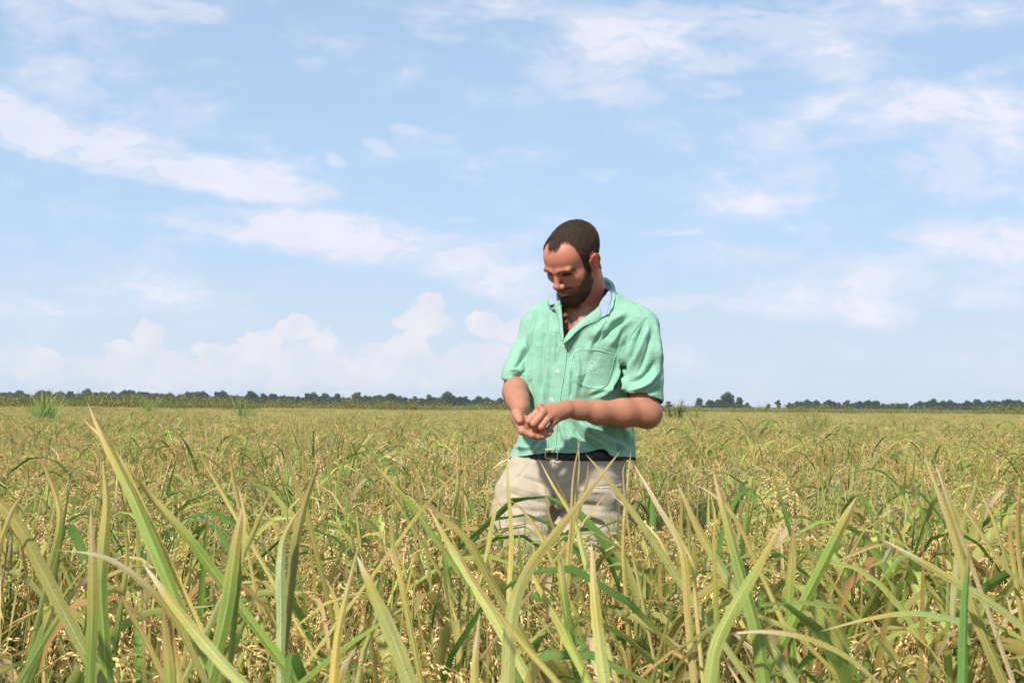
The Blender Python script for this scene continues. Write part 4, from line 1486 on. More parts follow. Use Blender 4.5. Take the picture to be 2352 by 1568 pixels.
# chest hair tint in the open neck
PX = proj(BV)
ch = np.exp(-(((PX[:, 0] - 1312) / 22) ** 2) - (((PX[:, 1] - 742) / 32) ** 2)) * (BV[:, 1] < 4.15)
ch = ch * np.clip(vnoise(BV, 260) + .25, 0, 1)
skin = skin * (1 - .45 * np.clip(ch * 1.5, 0, 1))[:, None] + np.array([.07, .035, .02]) * (.32 * np.clip(ch * 1.5, 0, 1))[:, None]
skin = np.where(near_head[:, None], skin * np.array([1.20, 1.02, 1.08]), skin)
armz = (BV[:, 2] < 1.28)[:, None]
fine = vnoise(BV, 420)[:, None]
skin = np.where(armz, skin * (1 - .20 * np.clip(fine, 0, 1)) * (1 + .10 * vnoise(BV, 45) + .05 * vnoise(BV, 120))[:, None], skin)
palm = ((BV[:, 1] < 3.94) & (PX[:, 0] < 1275) & (PX[:, 1] > 940))[:, None]
skin = np.where(palm, skin * .80 + np.array([.56, .27, .19]) * .20, skin)
skin = skin * (1 - .5 * lipz[:, None]) + np.array([.42, .135, .11]) * .5 * lipz[:, None]
slit = np.exp(-(((u_ - .0212) / .0032) ** 2)) * ((np.abs(s_) > .017) & (np.abs(s_) < .048) & (f_ > .055) & (f_ < .10))
skin = skin * (1 - .85 * slit[:, None]) + np.array([.02, .012, .01]) * .85 * slit[:, None]  # lash line and brow shade painted dark along the eye slits
mline = np.exp(-(((u_ + .0400 + .0015 * (np.abs(s_) / .02) ** 2) / .0019) ** 2)) * (np.abs(s_) < .024) * (f_ > .08)
skin = skin * (1 - .8 * mline[:, None]) + np.array([.05, .015, .012]) * .8 * mline[:, None]  # shade between the lips painted into the skin colour
HAIRC = np.array([.052, .031, .020])
skin = skin * (1 - .80 * hairm[:, None]) + HAIRC * .80 * hairm[:, None]
bc = np.array([.055, .034, .025])
bt_ = (beard * (.78 + .16 * vnoise(BV, 300) + .16 * np.clip(-(u_ + .06) / .03, 0, 1)))[:, None]
skin = skin * (1 - bt_) + bc * bt_

m_skin, n, out = newmat("skin")
a = n.new('ShaderNodeVertexColor', layer_name='Col')
tcn = n.new('ShaderNodeTexCoord')
ns = n.noise(tcn.outputs['Object'], 380, 3, .6)
p = n.new('ShaderNodeBsdfPrincipled')
n.l.new(n.mix(n.ramp(ns.outputs[0], .3, .7, 0, .30), a.outputs[0], (.30, .11, .065)), p.inputs['Base Color'])
p.inputs['Roughness'].default_value = .48
p.inputs['Specular IOR Level'].default_value = .38
p.inputs['Subsurface Weight'].default_value = .12
p.inputs['Subsurface Radius'].default_value = (1.0, .3, .15)
p.inputs['Subsurface Scale'].default_value = .006
bmp = n.new('ShaderNodeBump')
bmp.inputs['Strength'].default_value = .25
bmp.inputs['Distance'].default_value = .001
n.l.new(ns.outputs[0], bmp.inputs['Height'])
n.l.new(bmp.outputs[0], p.inputs['Normal'])
n.l.new(p.outputs[0], out.inputs[0])

mb = MB()
mb.add(BV, BF, skin)
man = mb.build('person', m_skin)
tag(man, 'bearded man in mint green short sleeve shirt looking down at grain in his hands', 'person')

# ---- hair, beard, brows: skin-hugging shell plus fine strands ------------------
m_hair, n, out = newmat("hair")
a = n.new('ShaderNodeVertexColor', layer_name='Col')
p = n.new('ShaderNodeBsdfPrincipled')
n.l.new(a.outputs[0], p.inputs['Base Color'])
p.inputs['Roughness'].default_value = .6
p.inputs['Specular IOR Level'].default_value = .15
n.l.new(p.outputs[0], out.inputs[0])


def strands(mb, idx, length, wdir, lift, n, width, col, rr, curl=0.0, wgt=None, jit=.33):
    wq = None if wgt is None else wgt[idx] / wgt[idx].sum()
    k = rr.choice(idx, n, p=wq)
    k = k[rr.random(n) < 1.0]
    P0 = BV[k] + rr.normal(0, .001, (len(k), 3))
    N0 = BN[k]
    D = wdir(h[k], k)
    D -= (D * N0).sum(1)[:, None] * N0
    D /= np.linalg.norm(D, axis=1)[:, None] + 1e-9
    D = D + rr.normal(0, jit + curl, (len(k), 3))
    D /= np.linalg.norm(D, axis=1)[:, None]
    Ls = (length(k) * rr.uniform(.6, 1.25, len(k)))[:, None]
    P1 = P0 + (D * .5 + N0 * lift) * Ls * .5
    P2 = P1 + (D * (1.0) + N0 * lift * .35) * Ls * .55
    S = np.cross(D, N0 + rr.normal(0, .5, (len(k), 3)))
    S /= np.linalg.norm(S, axis=1)[:, None] + 1e-9
    w_ = width * rr.uniform(.7, 1.3, len(k))[:, None]
    V = np.stack([P0 - S * w_, P0 + S * w_, P1 + S * w_ * .8, P1 - S * w_ * .8, P2 + S * w_ * .2, P2 - S * w_ * .2], 1)
    b0 = np.arange(len(k))[:, None] * 6
    F = np.concatenate([b0 + np.array([[0, 1, 2, 3]]), b0 + np.array([[3, 2, 4, 5]])])
    C = np.asarray(col) * rr.uniform(.55, 1.7, (len(k), 1)) * (1 + rr.normal(0, .06, (len(k), 3)))
    mb.add(V.reshape(-1, 3), F, np.repeat(C, 6, 0))


def shell(mb, mask, off, col):
    keep = (mask[BF] > .35).all(1)
    F = BF[keep]
    us, inv = np.unique(F, return_inverse=True)
    V = BV[us] + BN[us] * (off(us))[:, None]
    c_ = np.asarray(col) * (1 + .35 * vnoise(BV[us], 500) + .2 * vnoise(BV[us], 160))[:, None]
    mb.add(V, inv.reshape(F.shape), c_)


hr = np.random.default_rng(3)
toW = lambda v3: v3[:, 0:1] * HL + v3[:, 1:2] * HF + v3[:, 2:3] * HU


def hair_dir(hh, k):
    az_ = np.arctan2(hh[:, 0], hh[:, 1])
    topness = np.clip((hh[:, 2] - .06) / .05, 0, 1)[:, None]
    fw = np.stack([hh[:, 0] * 2, np.ones(len(hh)), np.zeros(len(hh))], 1)
    dn = np.stack([np.zeros(len(hh)), np.full(len(hh), .35), -np.ones(len(hh))], 1)
    return toW(fw * topness + dn * (1 - topness))


topn = np.clip((u_ - .02) / .08, 0, 1)
hm = MB()
shell(hm, hairm, lambda q: (.0012 + .0035 * topn[q]) * np.clip(hairm[q] * 1.3 - .3, 0, 1) + .0009 * vnoise(BV[q], 420), (.046, .028, .019))
hi_ = np.nonzero(hairm > .45)[0]
hairlen = lambda k: .005 + .009 * topn[k]
BVs = BV.copy()
BV = BV + BN * ((.0010 + .0030 * topn) * np.clip(hairm * 1.3 - .3, 0, 1))[:, None]
strands(hm, hi_, hairlen, hair_dir, .08, 36000, .00024, (.070, .043, .028), hr, jit=.15, wgt=hairm)
BV = BVs
edge_ = np.nonzero((hairm > .05) & (hairm < .75))[0]
strands(hm, edge_, lambda k: np.full(len(k), .007), hair_dir, .3, 2500, .0003, (.065, .04, .025), hr)
o = hm.build('hair', m_hair, man)
o = None
bm_ = MB()
bi_ = np.nonzero(beard > .3)[0]


def beard_dir(hh, k): return toW(np.stack([hh[:, 0] * 1.5, np.full(len(hh), .25), -np.ones(len(hh))], 1))


strands(bm_, bi_, lambda k: .0032 + .002 * np.clip(-(u_[k] + .05) / .04, 0, 1), beard_dir, .3, 14000, .00028, (.070, .043, .030), hr, .2, wgt=beard ** 2)
be = np.nonzero((beard > .06) & (beard < .6))[0]
strands(bm_, be, lambda k: np.full(len(k), .0035), beard_dir, .5, 4500, .00026, (.085, .045, .028), hr, .3)
bm_.build('beard', m_hair, man)
ct_ = np.nonzero((ch > .25))[0]
cm_ = MB()
strands(cm_, ct_, lambda k: np.full(len(k), .009), lambda hh, k: np.tile(np.array([[-.2, 0, -1.0]]), (len(k), 1)), .3, 420, .00022, (.07, .04, .025), hr, .5)
cm_.build('chest_hair', m_hair, man)
# forearm hair: short, fair, catching the light
fa_ = np.nonzero((BV[:, 2] < 1.245) & (BV[:, 2] > 1.14) & (((PX[:, 0] > 1325) & (PX[:, 0] < 1490)) | (PX[:, 0] < 1215)) & (BV[:, 1] > 3.9) & (BV[:, 1] < 4.2))[0]
am_ = MB()
strands(am_, fa_, lambda k: np.full(len(k), .006), lambda hh, k: np.tile(np.array([[-.6, 0, -.8]]), (len(k), 1)), .3, 5200, .00012, (.26, .14, .065), hr, .35)
am_.build('arm_hair', m_hair, man)
for sg in (1, -1):
    em = MB()
    br = np.nonzero(near_head & (s_ * sg > .010) & (s_ * sg < .057) & (f_ > .055) & (np.abs(u_ - np.interp(s_ * sg, [.01, .02, .035, .048, .058], [.0355, .0395, .0400, .0355, .0285])) < .0036))[0]
    strands(em, br, lambda k: np.full(len(k), .0065), lambda hh, k: np.tile((HL * sg * 1.0 + HU * .12)[None], (len(k), 1)), .25, 620, .0003, (.12, .072, .040), hr, .1)
    em.build('eyebrow', m_hair, man)
    lm = MB()
    lr = np.nonzero(slit * (s_ * sg > 0) > .3)[0]
    if len(lr):
        strands(lm, lr, lambda k: np.full(len(k), .0042), lambda hh, k: np.tile((HL * sg * .5 - HU + HF * .4)[None], (len(k), 1)), .35, 220, .00035, (.014, .010, .008), hr, .1)
        lm.build('eyelashes', m_hair, man)
# ------------------------------------------------------------------ clothes
def curve_dist(PXv, poly):
    """distance (px) to a polyline, and the parameter 0..1 along it"""
    poly = np.asarray(poly, float)
    best = np.full(len(PXv), 1e9)
    tt = np.zeros(len(PXv))
    side = np.zeros(len(PXv))
    L = np.linalg.norm(np.diff(poly, axis=0), axis=1)
    cum_ = np.concatenate([[0], np.cumsum(L)]) / L.sum()
    for k in range(len(poly) - 1):
        a, d = poly[k], poly[k + 1] - poly[k]
        t = np.clip(((PXv - a) @ d) / (d @ d), 0, 1)
        q = PXv - a - t[:, None] * d
        ds = np.linalg.norm(q, axis=1)
        m = ds < best
        best = np.where(m, ds, best)
        tt = np.where(m, cum_[k] + t * (cum_[k + 1] - cum_[k]), tt)
        side = np.where(m, np.sign(d[0] * q[:, 1] - d[1] * q[:, 0]), side)
    return best, tt, side


def fold(V, N, PXv, ok, poly, wpx, depth, taper=.25):
    """press (negative) or raise (positive) a crease along a line"""
    poly = spline([(a, b, 0) for a, b in poly], 14)[:, :2]
    lo, hi = poly.min(0) - wpx * 3, poly.max(0) + wpx * 3
    sel = np.nonzero(ok & (PXv > lo).all(1) & (PXv < hi).all(1))[0]
    if not len(sel): return
    d, t, _ = curve_dist(PXv[sel], poly)
    g_ = np.exp(-(d / wpx) ** 2) * np.clip(np.minimum(t, 1 - t) / taper + .12, 0, 1)
    V[sel] += N[sel] * (g_ * depth)[:, None]


def inpoly(P_, poly):
    poly = np.asarray(poly, float)
    c_ = np.zeros(len(P_), bool)
    j_ = len(poly) - 1
    for i_ in range(len(poly)):
        a, b = poly[i_], poly[j_]
        m = ((a[1] > P_[:, 1]) != (b[1] > P_[:, 1])) & (P_[:, 0] < (b[0] - a[0]) * (P_[:, 1] - a[1]) / (b[1] - a[1] + 1e-12) + a[0])
        c_ ^= m
        j_ = i_
    return c_


def yof(px, py, Y): return W(px, py, Y)


# ---- shirt volume --------------------------------------------------------------
rows = [  # photo y, left edge, right edge, half depth, centre distance
    (668, 1306, 1402, .060, 4.19), (682, 1266, 1428, .078, 4.20), (696, 1238, 1452, .095, 4.20), (712, 1222, 1470, .108, 4.20),
    (735, 1214, 1482, .120, 4.20), (765, 1211, 1470, .128, 4.19), (800, 1209, 1456, .132, 4.19), (850, 1208, 1442, .134, 4.18),
    (900, 1210, 1444, .136, 4.17), (940, 1214, 1450, .140, 4.17), (975, 1210, 1454, .143, 4.17), (1000, 1198, 1456, .150, 4.17),
    (1046, 1173, 1457, .160, 4.17), (1075, 1168, 1459, .162, 4.17)]
zs, cx, cy, aa, bb = [], [], [], [], []
for y_, l_, r_, b_, Yc in rows:
    L_, R__ = Wn(l_, y_, Yc + .06), Wn(r_, y_, Yc - .06)
    hwid = (R__[0] - L_[0]) / 2
    zs.append((L_[2] + R__[2]) / 2)
    cx.append((L_[0] + R__[0]) / 2)
    cy.append(Yc)
    bb.append(b_)
    aa.append(math.sqrt(max(hwid ** 2 - (b_ * math.sin(YAW)) ** 2, .02 ** 2)) / math.cos(YAW))
shirt = Field((-.07, 3.92, .98), (.56, 4.46, 1.60), .0028)
shirt.stack(zs, cx, cy, aa, bb, YAW, .01, 2.25)
# shoulders and sleeves
shirt.cone(NB + np.array([.03, .0, -.035]), Wn(1468, 757, 4.10), .060, .060, .045)
shirt.cone(NB + np.array([-.04, .02, -.035]), Wn(1243, 752, 4.27), .055, .050, .045)
CUT_L = (Wn(1478, 914, 4.03), np.array(Wn(1526, 926, 4.03) - Wn(1434, 904, 4.03)))     # hem line of the near sleeve
CUT_R = (Wn(1186, 873, 4.20), np.array(Wn(1208, 876, 4.20) - Wn(1164, 871, 4.20)))
sl_L = Field(shirt.lo, shirt.lo + (shirt.n - 1) * shirt.h, shirt.h)
sl_L.chain([Wn(1466, 760, 4.09), Wn(1473, 820, 4.05), Wn(1478, 880, 4.03), Wn(1480, 960, 4.02)], [.066, .061, .0575, .0595], .01)
sl_R = Field(shirt.lo, shirt.lo + (shirt.n - 1) * shirt.h, shirt.h)
sl_R.chain([Wn(1242, 755, 4.27), Wn(1212, 815, 4.25), Wn(1190, 865, 4.215), Wn(1184, 905, 4.20)], [.058, .054, .049, .052], .01)
hem_planes = []
for S_, (c0, dr) in ((sl_L, CUT_L), (sl_R, CUT_R)):
    dr = dr / np.linalg.norm(dr)
    nrm = np.cross(dr, np.array([0, 1, 0]))
    nrm += np.array([0, .18 if S_ is sl_L else -.10, 0])
    if nrm[2] > 0: nrm = -nrm
    nrm /= np.linalg.norm(nrm)
    G = np.meshgrid(*S_.ax, indexing='ij')
    pl = (G[0] - c0[0]) * nrm[0] + (G[1] - c0[1]) * nrm[1] + (G[2] - c0[2]) * nrm[2]
    S_.D = np.maximum(S_.D, pl.astype(np.float32))
    hem_planes.append((c0, nrm))
    shirt.comb((slice(None),) * 3, S_.D, .018)
# gap between the near sleeve and the chest
shirt.cone(Wn(1424, 855, 3.98), Wn(1430, 905, 3.97), .010, .016, .012, sub=True)
del sl_L, sl_R, G, pl
z_hem = Wn(1300, 1046, 4.1)[2] - .004
SV, SF = shirt.mesh()
SN = vnormals(SV, SF)
if np.mean(SN[:, 2] * (SV[:, 2] > 1.5)) < 0:
    SF = SF[:, ::-1].copy()
    SN = -SN
SV = smooth(SV, SF, 2, .5)
SN = vnormals(SV, SF)
PS = proj(SV)
front = (((SV - np.array(CAM_P)) * SN).sum(1) < .15) & (SV[:, 1] < 4.30)
SV0, SN0 = SV.copy(), SN.copy()
# broad, soft cloth movement over the whole shirt
disp = .0050 * vnoise(SV * np.array([1.6, 1.6, .7]), 11) + .0016 * vnoise(SV * np.array([1.5, 1.5, .8]) + 7, 24) + .0010 * vnoise(SV + 3, 60)
disp += .0026 * (1 - np.abs(vnoise(SV * np.array([1.2, 1.2, .55]) + 11, 19))) ** 3 * 1.4
SV = SV + SN * disp[:, None]
FOLDS = [
    # hollow drags from his left shoulder down to the buttons
    ([(1452, 735), (1420, 765), (1395, 800)], 7, .006), ([(1440, 720), (1400, 742), (1365, 775)], 7, .006), ([(1446, 728), (1408, 755), (1382, 785)], 5, -.006),
    ([(1418, 715), (1388, 745), (1362, 785), (1345, 830)], 8, .005), ([(1404, 730), (1378, 765), (1360, 800)], 5, -.006),
    ([(1430, 790), (1420, 850), (1395, 900), (1365, 915)], 6, .009), ([(1432, 830), (1424, 875), (1400, 905)], 5, -.010),
    ([(1445, 770), (1430, 800), (1422, 850), (1420, 885)], 4, -.008),
    # his right chest: long vertical pleats
    ([(1240, 715), (1232, 780), (1228, 850), (1232, 930)], 7, .006), ([(1256, 720), (1247, 790), (1243, 860), (1244, 920)], 5, -.007),
    ([(1268, 730), (1262, 790), (1258, 860), (1256, 920)], 6, .006), ([(1222, 760), (1217, 830), (1219, 900), (1226, 940)], 5, -.007),
    ([(1212, 870), (1218, 905), (1226, 945)], 4, -.008), ([(1282, 740), (1280, 790), (1274, 850)], 5, -.005),
    # waist: cloth bagging over the belt, thrown to the right
    ([(1322, 955), (1350, 985), (1392, 1010), (1440, 1030)], 7, .010), ([(1310, 962), (1330, 1000), (1370, 1030), (1400, 1040)], 6, -.007),
    ([(1345, 962), (1385, 985), (1425, 1003), (1448, 1012)], 6, -.009), ([(1330, 972), (1352, 1002), (1395, 1025)], 5, .006),
    ([(1290, 965), (1296, 1000), (1310, 1035)], 6, .006), ([(1268, 1005), (1264, 1030), (1262, 1045)], 4, -.006),
    ([(1215, 985), (1208, 1015), (1196, 1040)], 7, .009), ([(1236, 990), (1226, 1020), (1218, 1040)], 5, -.008),
    ([(1250, 1005), (1243, 1025), (1222, 1038)], 5, .006), ([(1180, 1025), (1205, 1030), (1240, 1020)], 4, .005),
    ([(1420, 985), (1440, 1000), (1447, 1025)], 5, -.008), ([(1405, 1012), (1420, 1030), (1425, 1044)], 4, -.008),
    # under the forearm and above the wrist
    ([(1335, 905), (1338, 880), (1350, 850)], 5, -.004), ([(1322, 918), (1326, 880), (1330, 840), (1322, 800)], 5, .005),
    ([(1310, 918), (1313, 880), (1312, 850)], 4, -.006), ([(1350, 905), (1375, 895), (1402, 898), (1420, 890)], 5, .006),
    # near sleeve
    ([(1500, 735), (1508, 790), (1514, 840)], 6, .005), ([(1490, 745), (1470, 800), (1448, 850)], 7, .007), ([(1482, 740), (1458, 790), (1438, 840)], 5, -.008),
    ([(1510, 850), (1490, 880), (1455, 896), (1436, 893)], 6, .007), ([(1506, 830), (1480, 862), (1446, 880)], 6, -.007),
    ([(1496, 765), (1482, 820), (1462, 862)], 5, -.005), ([(1512, 890), (1486, 905), (1456, 903)], 4, -.004), ([(1432, 862), (1440, 885), (1436, 900)], 5, .008),
    # far sleeve
    ([(1222, 745), (1204, 800), (1184, 845)], 5, .005), ([(1214, 790), (1196, 830), (1176, 852)], 4, -.006), ([(1203, 862), (1186, 850), (1172, 852)], 4, .006),
    ([(1206, 850), (1192, 862), (1176, 864)], 4, -.006), ([(1208, 760), (1206, 820), (1206, 868)], 4, -.004),
]
for poly, wd_, dp_ in FOLDS:
    fold(SV, SN, PS, front, poly, wd_ * .95, dp_ * 1.9)
# seam ridges: armholes, shoulder yoke, sleeve hems, front placket, pocket
SEAM_L = [(1489, 728), (1468, 748), (1452, 770), (1436, 800), (1426, 830), (1419, 868)]
for off_, dp_ in ((0, -.0022), (5, .0012)):
    fold(SV, SN, PS, front, [(a - off_, b) for a, b in SEAM_L], 1.8, dp_, .05)
fold(SV, SN, PS, front, [(1408, 672), (1440, 688), (1486, 722)], 2, -.0015, .05)
fold(SV, SN, PS, front, [(1222, 712), (1212, 760), (1209, 820)], 2, -.002, .05)
# drop: everything above the collar line, the open V, below the hem, and the sleeve ends
PS = proj(SV)
VPOLY = [(1284, 660), (1284, 700), (1290, 725), (1292.5, 760), (1296.5, 779), (1304, 771), (1316, 757), (1334, 742), (1355, 727), (1372, 716), (1388, 700), (1402, 668), (1402, 655), (1284, 640)]
cent = SV[SF].mean(1)
cpx = proj(cent)
fn = vnormals(SV, SF)[SF].mean(1)
frontf = (((cent - np.array(CAM_P)) * fn).sum(1) < 0)
drop = inpoly(cpx, VPOLY) & frontf & (cent[:, 1] < 4.22)
ztop = zs[0]
axis_xy = np.array([.236, 4.195])
rr_ = np.linalg.norm((cent[:, :2] - axis_xy) * np.array([1, 1]), axis=1)
drop |= (rr_ < .072) & (cent[:, 2] > 1.495)
drop |= cent[:, 2] < z_hem - .018 + 0 * rr_
for c0, nrm in hem_planes:
    cent0 = SV0[SF].mean(1)
    dpl = (cent0 - c0) @ nrm
    fn0 = SN0[SF].mean(1)
    drop |= (dpl > -.0045) & (dpl < .02) & (np.linalg.norm(cent0 - c0, axis=1) < .095) & ((fn0 @ nrm) > .72)
# curved tails of the hem, seen from the front (left edge low, belt showing in the middle, low tail at right)
HEMLINE = ([1150, 1172, 1200, 1235, 1258, 1300, 1340, 1385, 1395, 1402, 1412, 1470], [1049, 1049, 1046, 1042, 1038, 1040, 1038, 1031, 1036, 1044, 1048, 1048])
drop |= frontf & (cpx[:, 1] > np.interp(cpx[:, 0], *HEMLINE) + 1.5 * vnoise(cent, 40))
drop |= (~frontf) & (cent[:, 2] < z_hem - .012)
# even out the cut along the hem so that it reads as a sewn edge
hy = np.interp(PS[:, 0], *HEMLINE) + 1.2 * vnoise(SV, 30)
fr_ = (((SV - np.array(CAM_P)) * SN).sum(1) < 0) & (np.abs(PS[:, 1] - hy) < 3.2) & (SV[:, 2] < 1.1)
SV[fr_, 2] += (PS[fr_, 1] - hy[fr_]) / 712.0 * 1.0
SF2 = SF[~drop]
us, inv = np.unique(SF2, return_inverse=True)
SV2, SF2 = SV[us], inv.reshape(SF2.shape)

m_shirt, n, out = newmat("mint_gingham")
tcn = n.new('ShaderNodeTexCoord')
mp = n.new('ShaderNodeMapping')
mp.inputs['Rotation'].default_value = (0, 0, YAW)
n.l.new(tcn.outputs['Object'], mp.inputs[0])
wrp = n.noise(tcn.outputs['Object'], 9, 2, .5)
wv = n.new('ShaderNodeVectorMath', operation='MULTIPLY_ADD')
n.l.new(wrp.outputs['Color'], wv.inputs[0])
wv.inputs[1].default_value = (.03, .0, .03)
n.l.new(mp.outputs[0], wv.inputs[2])
sx = n.new('ShaderNodeSeparateXYZ')
n.l.new(wv.outputs[0], sx.inputs[0])
PER = .0044
st1 = n.m('SINE', n.m('MULTIPLY', sx.outputs[0], 2 * PI / PER))
st2 = n.m('SINE', n.m('MULTIPLY', sx.outputs[2], 2 * PI / PER))
a1 = n.ramp(st1, -.35, .35)
a2 = n.ramp(st2, -.35, .35)
chk = n.m('MULTIPLY', n.m('ADD', a1, a2), .5)
base = n.mix(chk, (.35, .56, .43), (.195, .465, .32))
# grime: faint brown smudges on the pocket side and placket
gn = n.noise(tcn.outputs['Object'], 16, 6, .65)
at = n.new('ShaderNodeVertexColor', layer_name='Col')
base = n.mix(n.m('MULTIPLY', at.outputs[0], n.ramp(gn.outputs[0], .35, .65)), base, (.16, .22, .13))
p = n.new('ShaderNodeBsdfPrincipled')
n.l.new(base, p.inputs['Base Color'])
p.inputs['Roughness'].default_value = .85
p.inputs['Specular IOR Level'].default_value = .12
p.inputs['Sheen Weight'].default_value = .15
bmp = n.new('ShaderNodeBump')
bmp.inputs['Strength'].default_value = .5
bmp.inputs['Distance'].default_value = .0025
n3 = n.noise(tcn.outputs['Object'], 130, 4, .6)
n4 = n.noise(tcn.outputs['Object'], 45, 4, .6)
n.l.new(n.m('ADD', n3.outputs[0], n.m('MULTIPLY', n4.outputs[0], 2.0)), bmp.inputs['Height'])
n.l.new(bmp.outputs[0], p.inputs['Normal'])
tr_ = n.new('ShaderNodeBsdfTranslucent')
n.l.new(base, tr_.inputs[0])
mx = n.new('ShaderNodeMixShader')
mx.inputs[0].default_value = .12
n.l.new(p.outputs[0], mx.inputs[1])
n.l.new(tr_.outputs[0], mx.inputs[2])
n.l.new(mx.outputs[0], out.inputs[0])

PS2 = proj(SV2)


def spot(x, y, r, amp): return amp * np.exp(-(((PS2[:, 0] - x) ** 2 + (PS2[:, 1] - y) ** 2) / r ** 2))


dirt = .05 + spot(1392, 822, 22, .65) + spot(1366, 848, 26, .45) + spot(1388, 862, 18, .35) + spot(1357, 777, 6, .9) + spot(1364, 772, 5, .6)
dirt += spot(1335, 912, 22, .45) + spot(1284, 880, 14, .3) + spot(1393, 842, 8, .5) + spot(1250, 844, 8, .25) + spot(1230, 712, 6, .3) + spot(1348, 898, 16, .35)
dirt += spot(1253, 930, 3, .5) + spot(1219, 905, 3, .4) + spot(1310, 832, 8, .2)
dirt *= (SV2[:, 1] < 4.2)
mb = MB()
mb.add(SV2, SF2, np.repeat(np.clip(dirt * 1.35, 0, 1)[:, None], 3, 1))
so = mb.build('shirt', m_shirt, man)
sol = so.modifiers.new('thickness', 'SOLIDIFY')
sol.thickness = .0012
sol.offset = -1

bvh = BVHTree.FromPolygons([tuple(v_) for v_ in SV], [tuple(f) for f in SF.tolist()])


def on_shirt(px, py, lift=.0012):
    """point of the shirt front that shows at this photo pixel"""
    d = (CAM_R @ Vector(((px - 1176) / 2940.0, -(py - 784) / 2940.0, -1.0))).normalized()
    hit = bvh.ray_cast(CAM_P, d)
    if hit[0] is None: return None
    nn = hit[1] if hit[1].dot(d) < 0 else -hit[1]
    return np.array(hit[0]) + np.array(nn) * lift


def ribbon(name, A, B, mat, col=(0, 0, 0), nseg=24, across=5, lift=.0015, thick=.0012, parent=None, bulge=.0, wob=0.0, depthA=None, depthB=None):
    """cloth strip between two lines drawn on the shirt (or at given distances)"""
    A = spline([(a[0], a[1], 0) for a in A], nseg)[:, :2]
    B = spline([(a[0], a[1], 0) for a in B], nseg)[:, :2]
    V = np.zeros((nseg, across, 3))
    for i_ in range(nseg):
        t = i_ / (nseg - 1)
        for j_ in range(across):
            s2 = j_ / (across - 1)
            q = A[i_] * (1 - s2) + B[i_] * s2
            if depthA is not None:
                dd = np.interp(t, np.linspace(0, 1, len(depthA)), depthA) * (1 - s2) + np.interp(t, np.linspace(0, 1, len(depthB)), depthB) * s2
                h_ = on_shirt(q[0], q[1], lift)
                if h_ is not None: dd = min(dd, h_[1] - .003)
                V[i_, j_] = Wn(q[0], q[1], dd)
            else:
                h_ = on_shirt(q[0], q[1], lift)
                V[i_, j_] = h_ if h_ is not None else Wn(q[0], q[1], 4.08)
            V[i_, j_] += np.array([0, -1, .3]) * bulge * math.sin(PI * s2)
    if wob:
        Vf = V.reshape(-1, 3)
        V = (Vf + np.stack([vnoise(Vf, 90), vnoise(Vf + 5, 90), vnoise(Vf + 9, 90)], 1) * wob).reshape(V.shape)
    q = (np.arange(nseg - 1)[:, None] * across + np.arange(across - 1)[None]).ravel()
    m_ = MB()
    m_.add(V.reshape(-1, 3), np.stack([q, q + 1, q + 1 + across, q + across], 1), col)
    o_ = m_.build(name, mat, man)
    if parent is not None:
        o_.parent = parent
    sd_ = o_.modifiers.new('t', 'SOLIDIFY')
    sd_.thickness = thick
    sd_.offset = 0
    return o_


def cloth_mat(name, c1, c2, sc, rough=.85):
    m_, n, out = newmat(name)
    tcn = n.new('ShaderNodeTexCoord')
    ns = n.noise(tcn.outputs['Object'], sc, 5, .65)
    p = n.new('ShaderNodeBsdfPrincipled')
    n.l.new(n.mix(n.ramp(ns.outputs[0], .35, .65), c1, c2), p.inputs['Base Color'])
    p.inputs['Roughness'].default_value = rough
    p.inputs['Specular IOR Level'].default_value = .15
    b_ = n.new('ShaderNodeBump')
    b_.inputs['Strength'].default_value = .4
    b_.inputs['Distance'].default_value = .002
    n.l.new(ns.outputs[0], b_.inputs['Height'])
    n.l.new(b_.outputs[0], p.inputs['Normal'])
    n.l.new(p.outputs[0], out.inputs[0])
    return m_


m_blue = cloth_mat('chambray', (.22, .28, .39), (.36, .42, .54), 260)
m_navy = cloth_mat('navy_print', (.010, .012, .035), (.35, .38, .48), 210)
m_seam = cloth_mat('pale_stitching', (.42, .72, .54), (.30, .62, .44), 300)

# collar, lapels, placket -------------------------------------------------------
Z1 = lambda x, y: ((1300 + x / 4.6125) * .91875, (520 + y / 4.6125) * .91875)
# outer green fall of the collar running from the nape to the front point
collar = ribbon('collar', [Z1(905, 795), Z1(990, 800), Z1(1070, 860), Z1(1102, 950), Z1(1100, 1040), Z1(1068, 1150), Z1(1030, 1235)],
                [Z1(900, 835), Z1(980, 835), Z1(1040, 885), Z1(1062, 960), Z1(1058, 1050), Z1(1030, 1150), Z1(995, 1240)], m_shirt, (0.05, .05, .05), 30, 4, bulge=.003, wob=.0018,
                depthA=[4.27, 4.27, 4.24, 4.19, 4.14, 4.10, 4.075], depthB=[4.25, 4.245, 4.22, 4.17, 4.125, 4.085, 4.065])
ribbon('collar_band', [Z1(905, 832), Z1(985, 838), Z1(1045, 890), Z1(1062, 925)],
       [Z1(905, 900), Z1(950, 900), Z1(1000, 935), Z1(1040, 960)], m_navy, (0, 0, 0), 20, 5, parent=collar, wob=.001,
       depthA=[4.25, 4.245, 4.22, 4.19], depthB=[4.235, 4.225, 4.20, 4.18])
ribbon('collar_facing', [Z1(1060, 915), Z1(1060, 1000), Z1(1045, 1110), Z1(1025, 1190), Z1(985, 1252)],
       [Z1(1030, 945), Z1(975, 1015), Z1(920, 1095), Z1(908, 1180), Z1(932, 1262)], m_blue, (0, 0, 0), 24, 6, parent=collar, bulge=.002, wob=.0016,
       depthA=[4.175, 4.145, 4.11, 4.08, 4.06], depthB=[4.15, 4.12, 4.085, 4.065, 4.05])
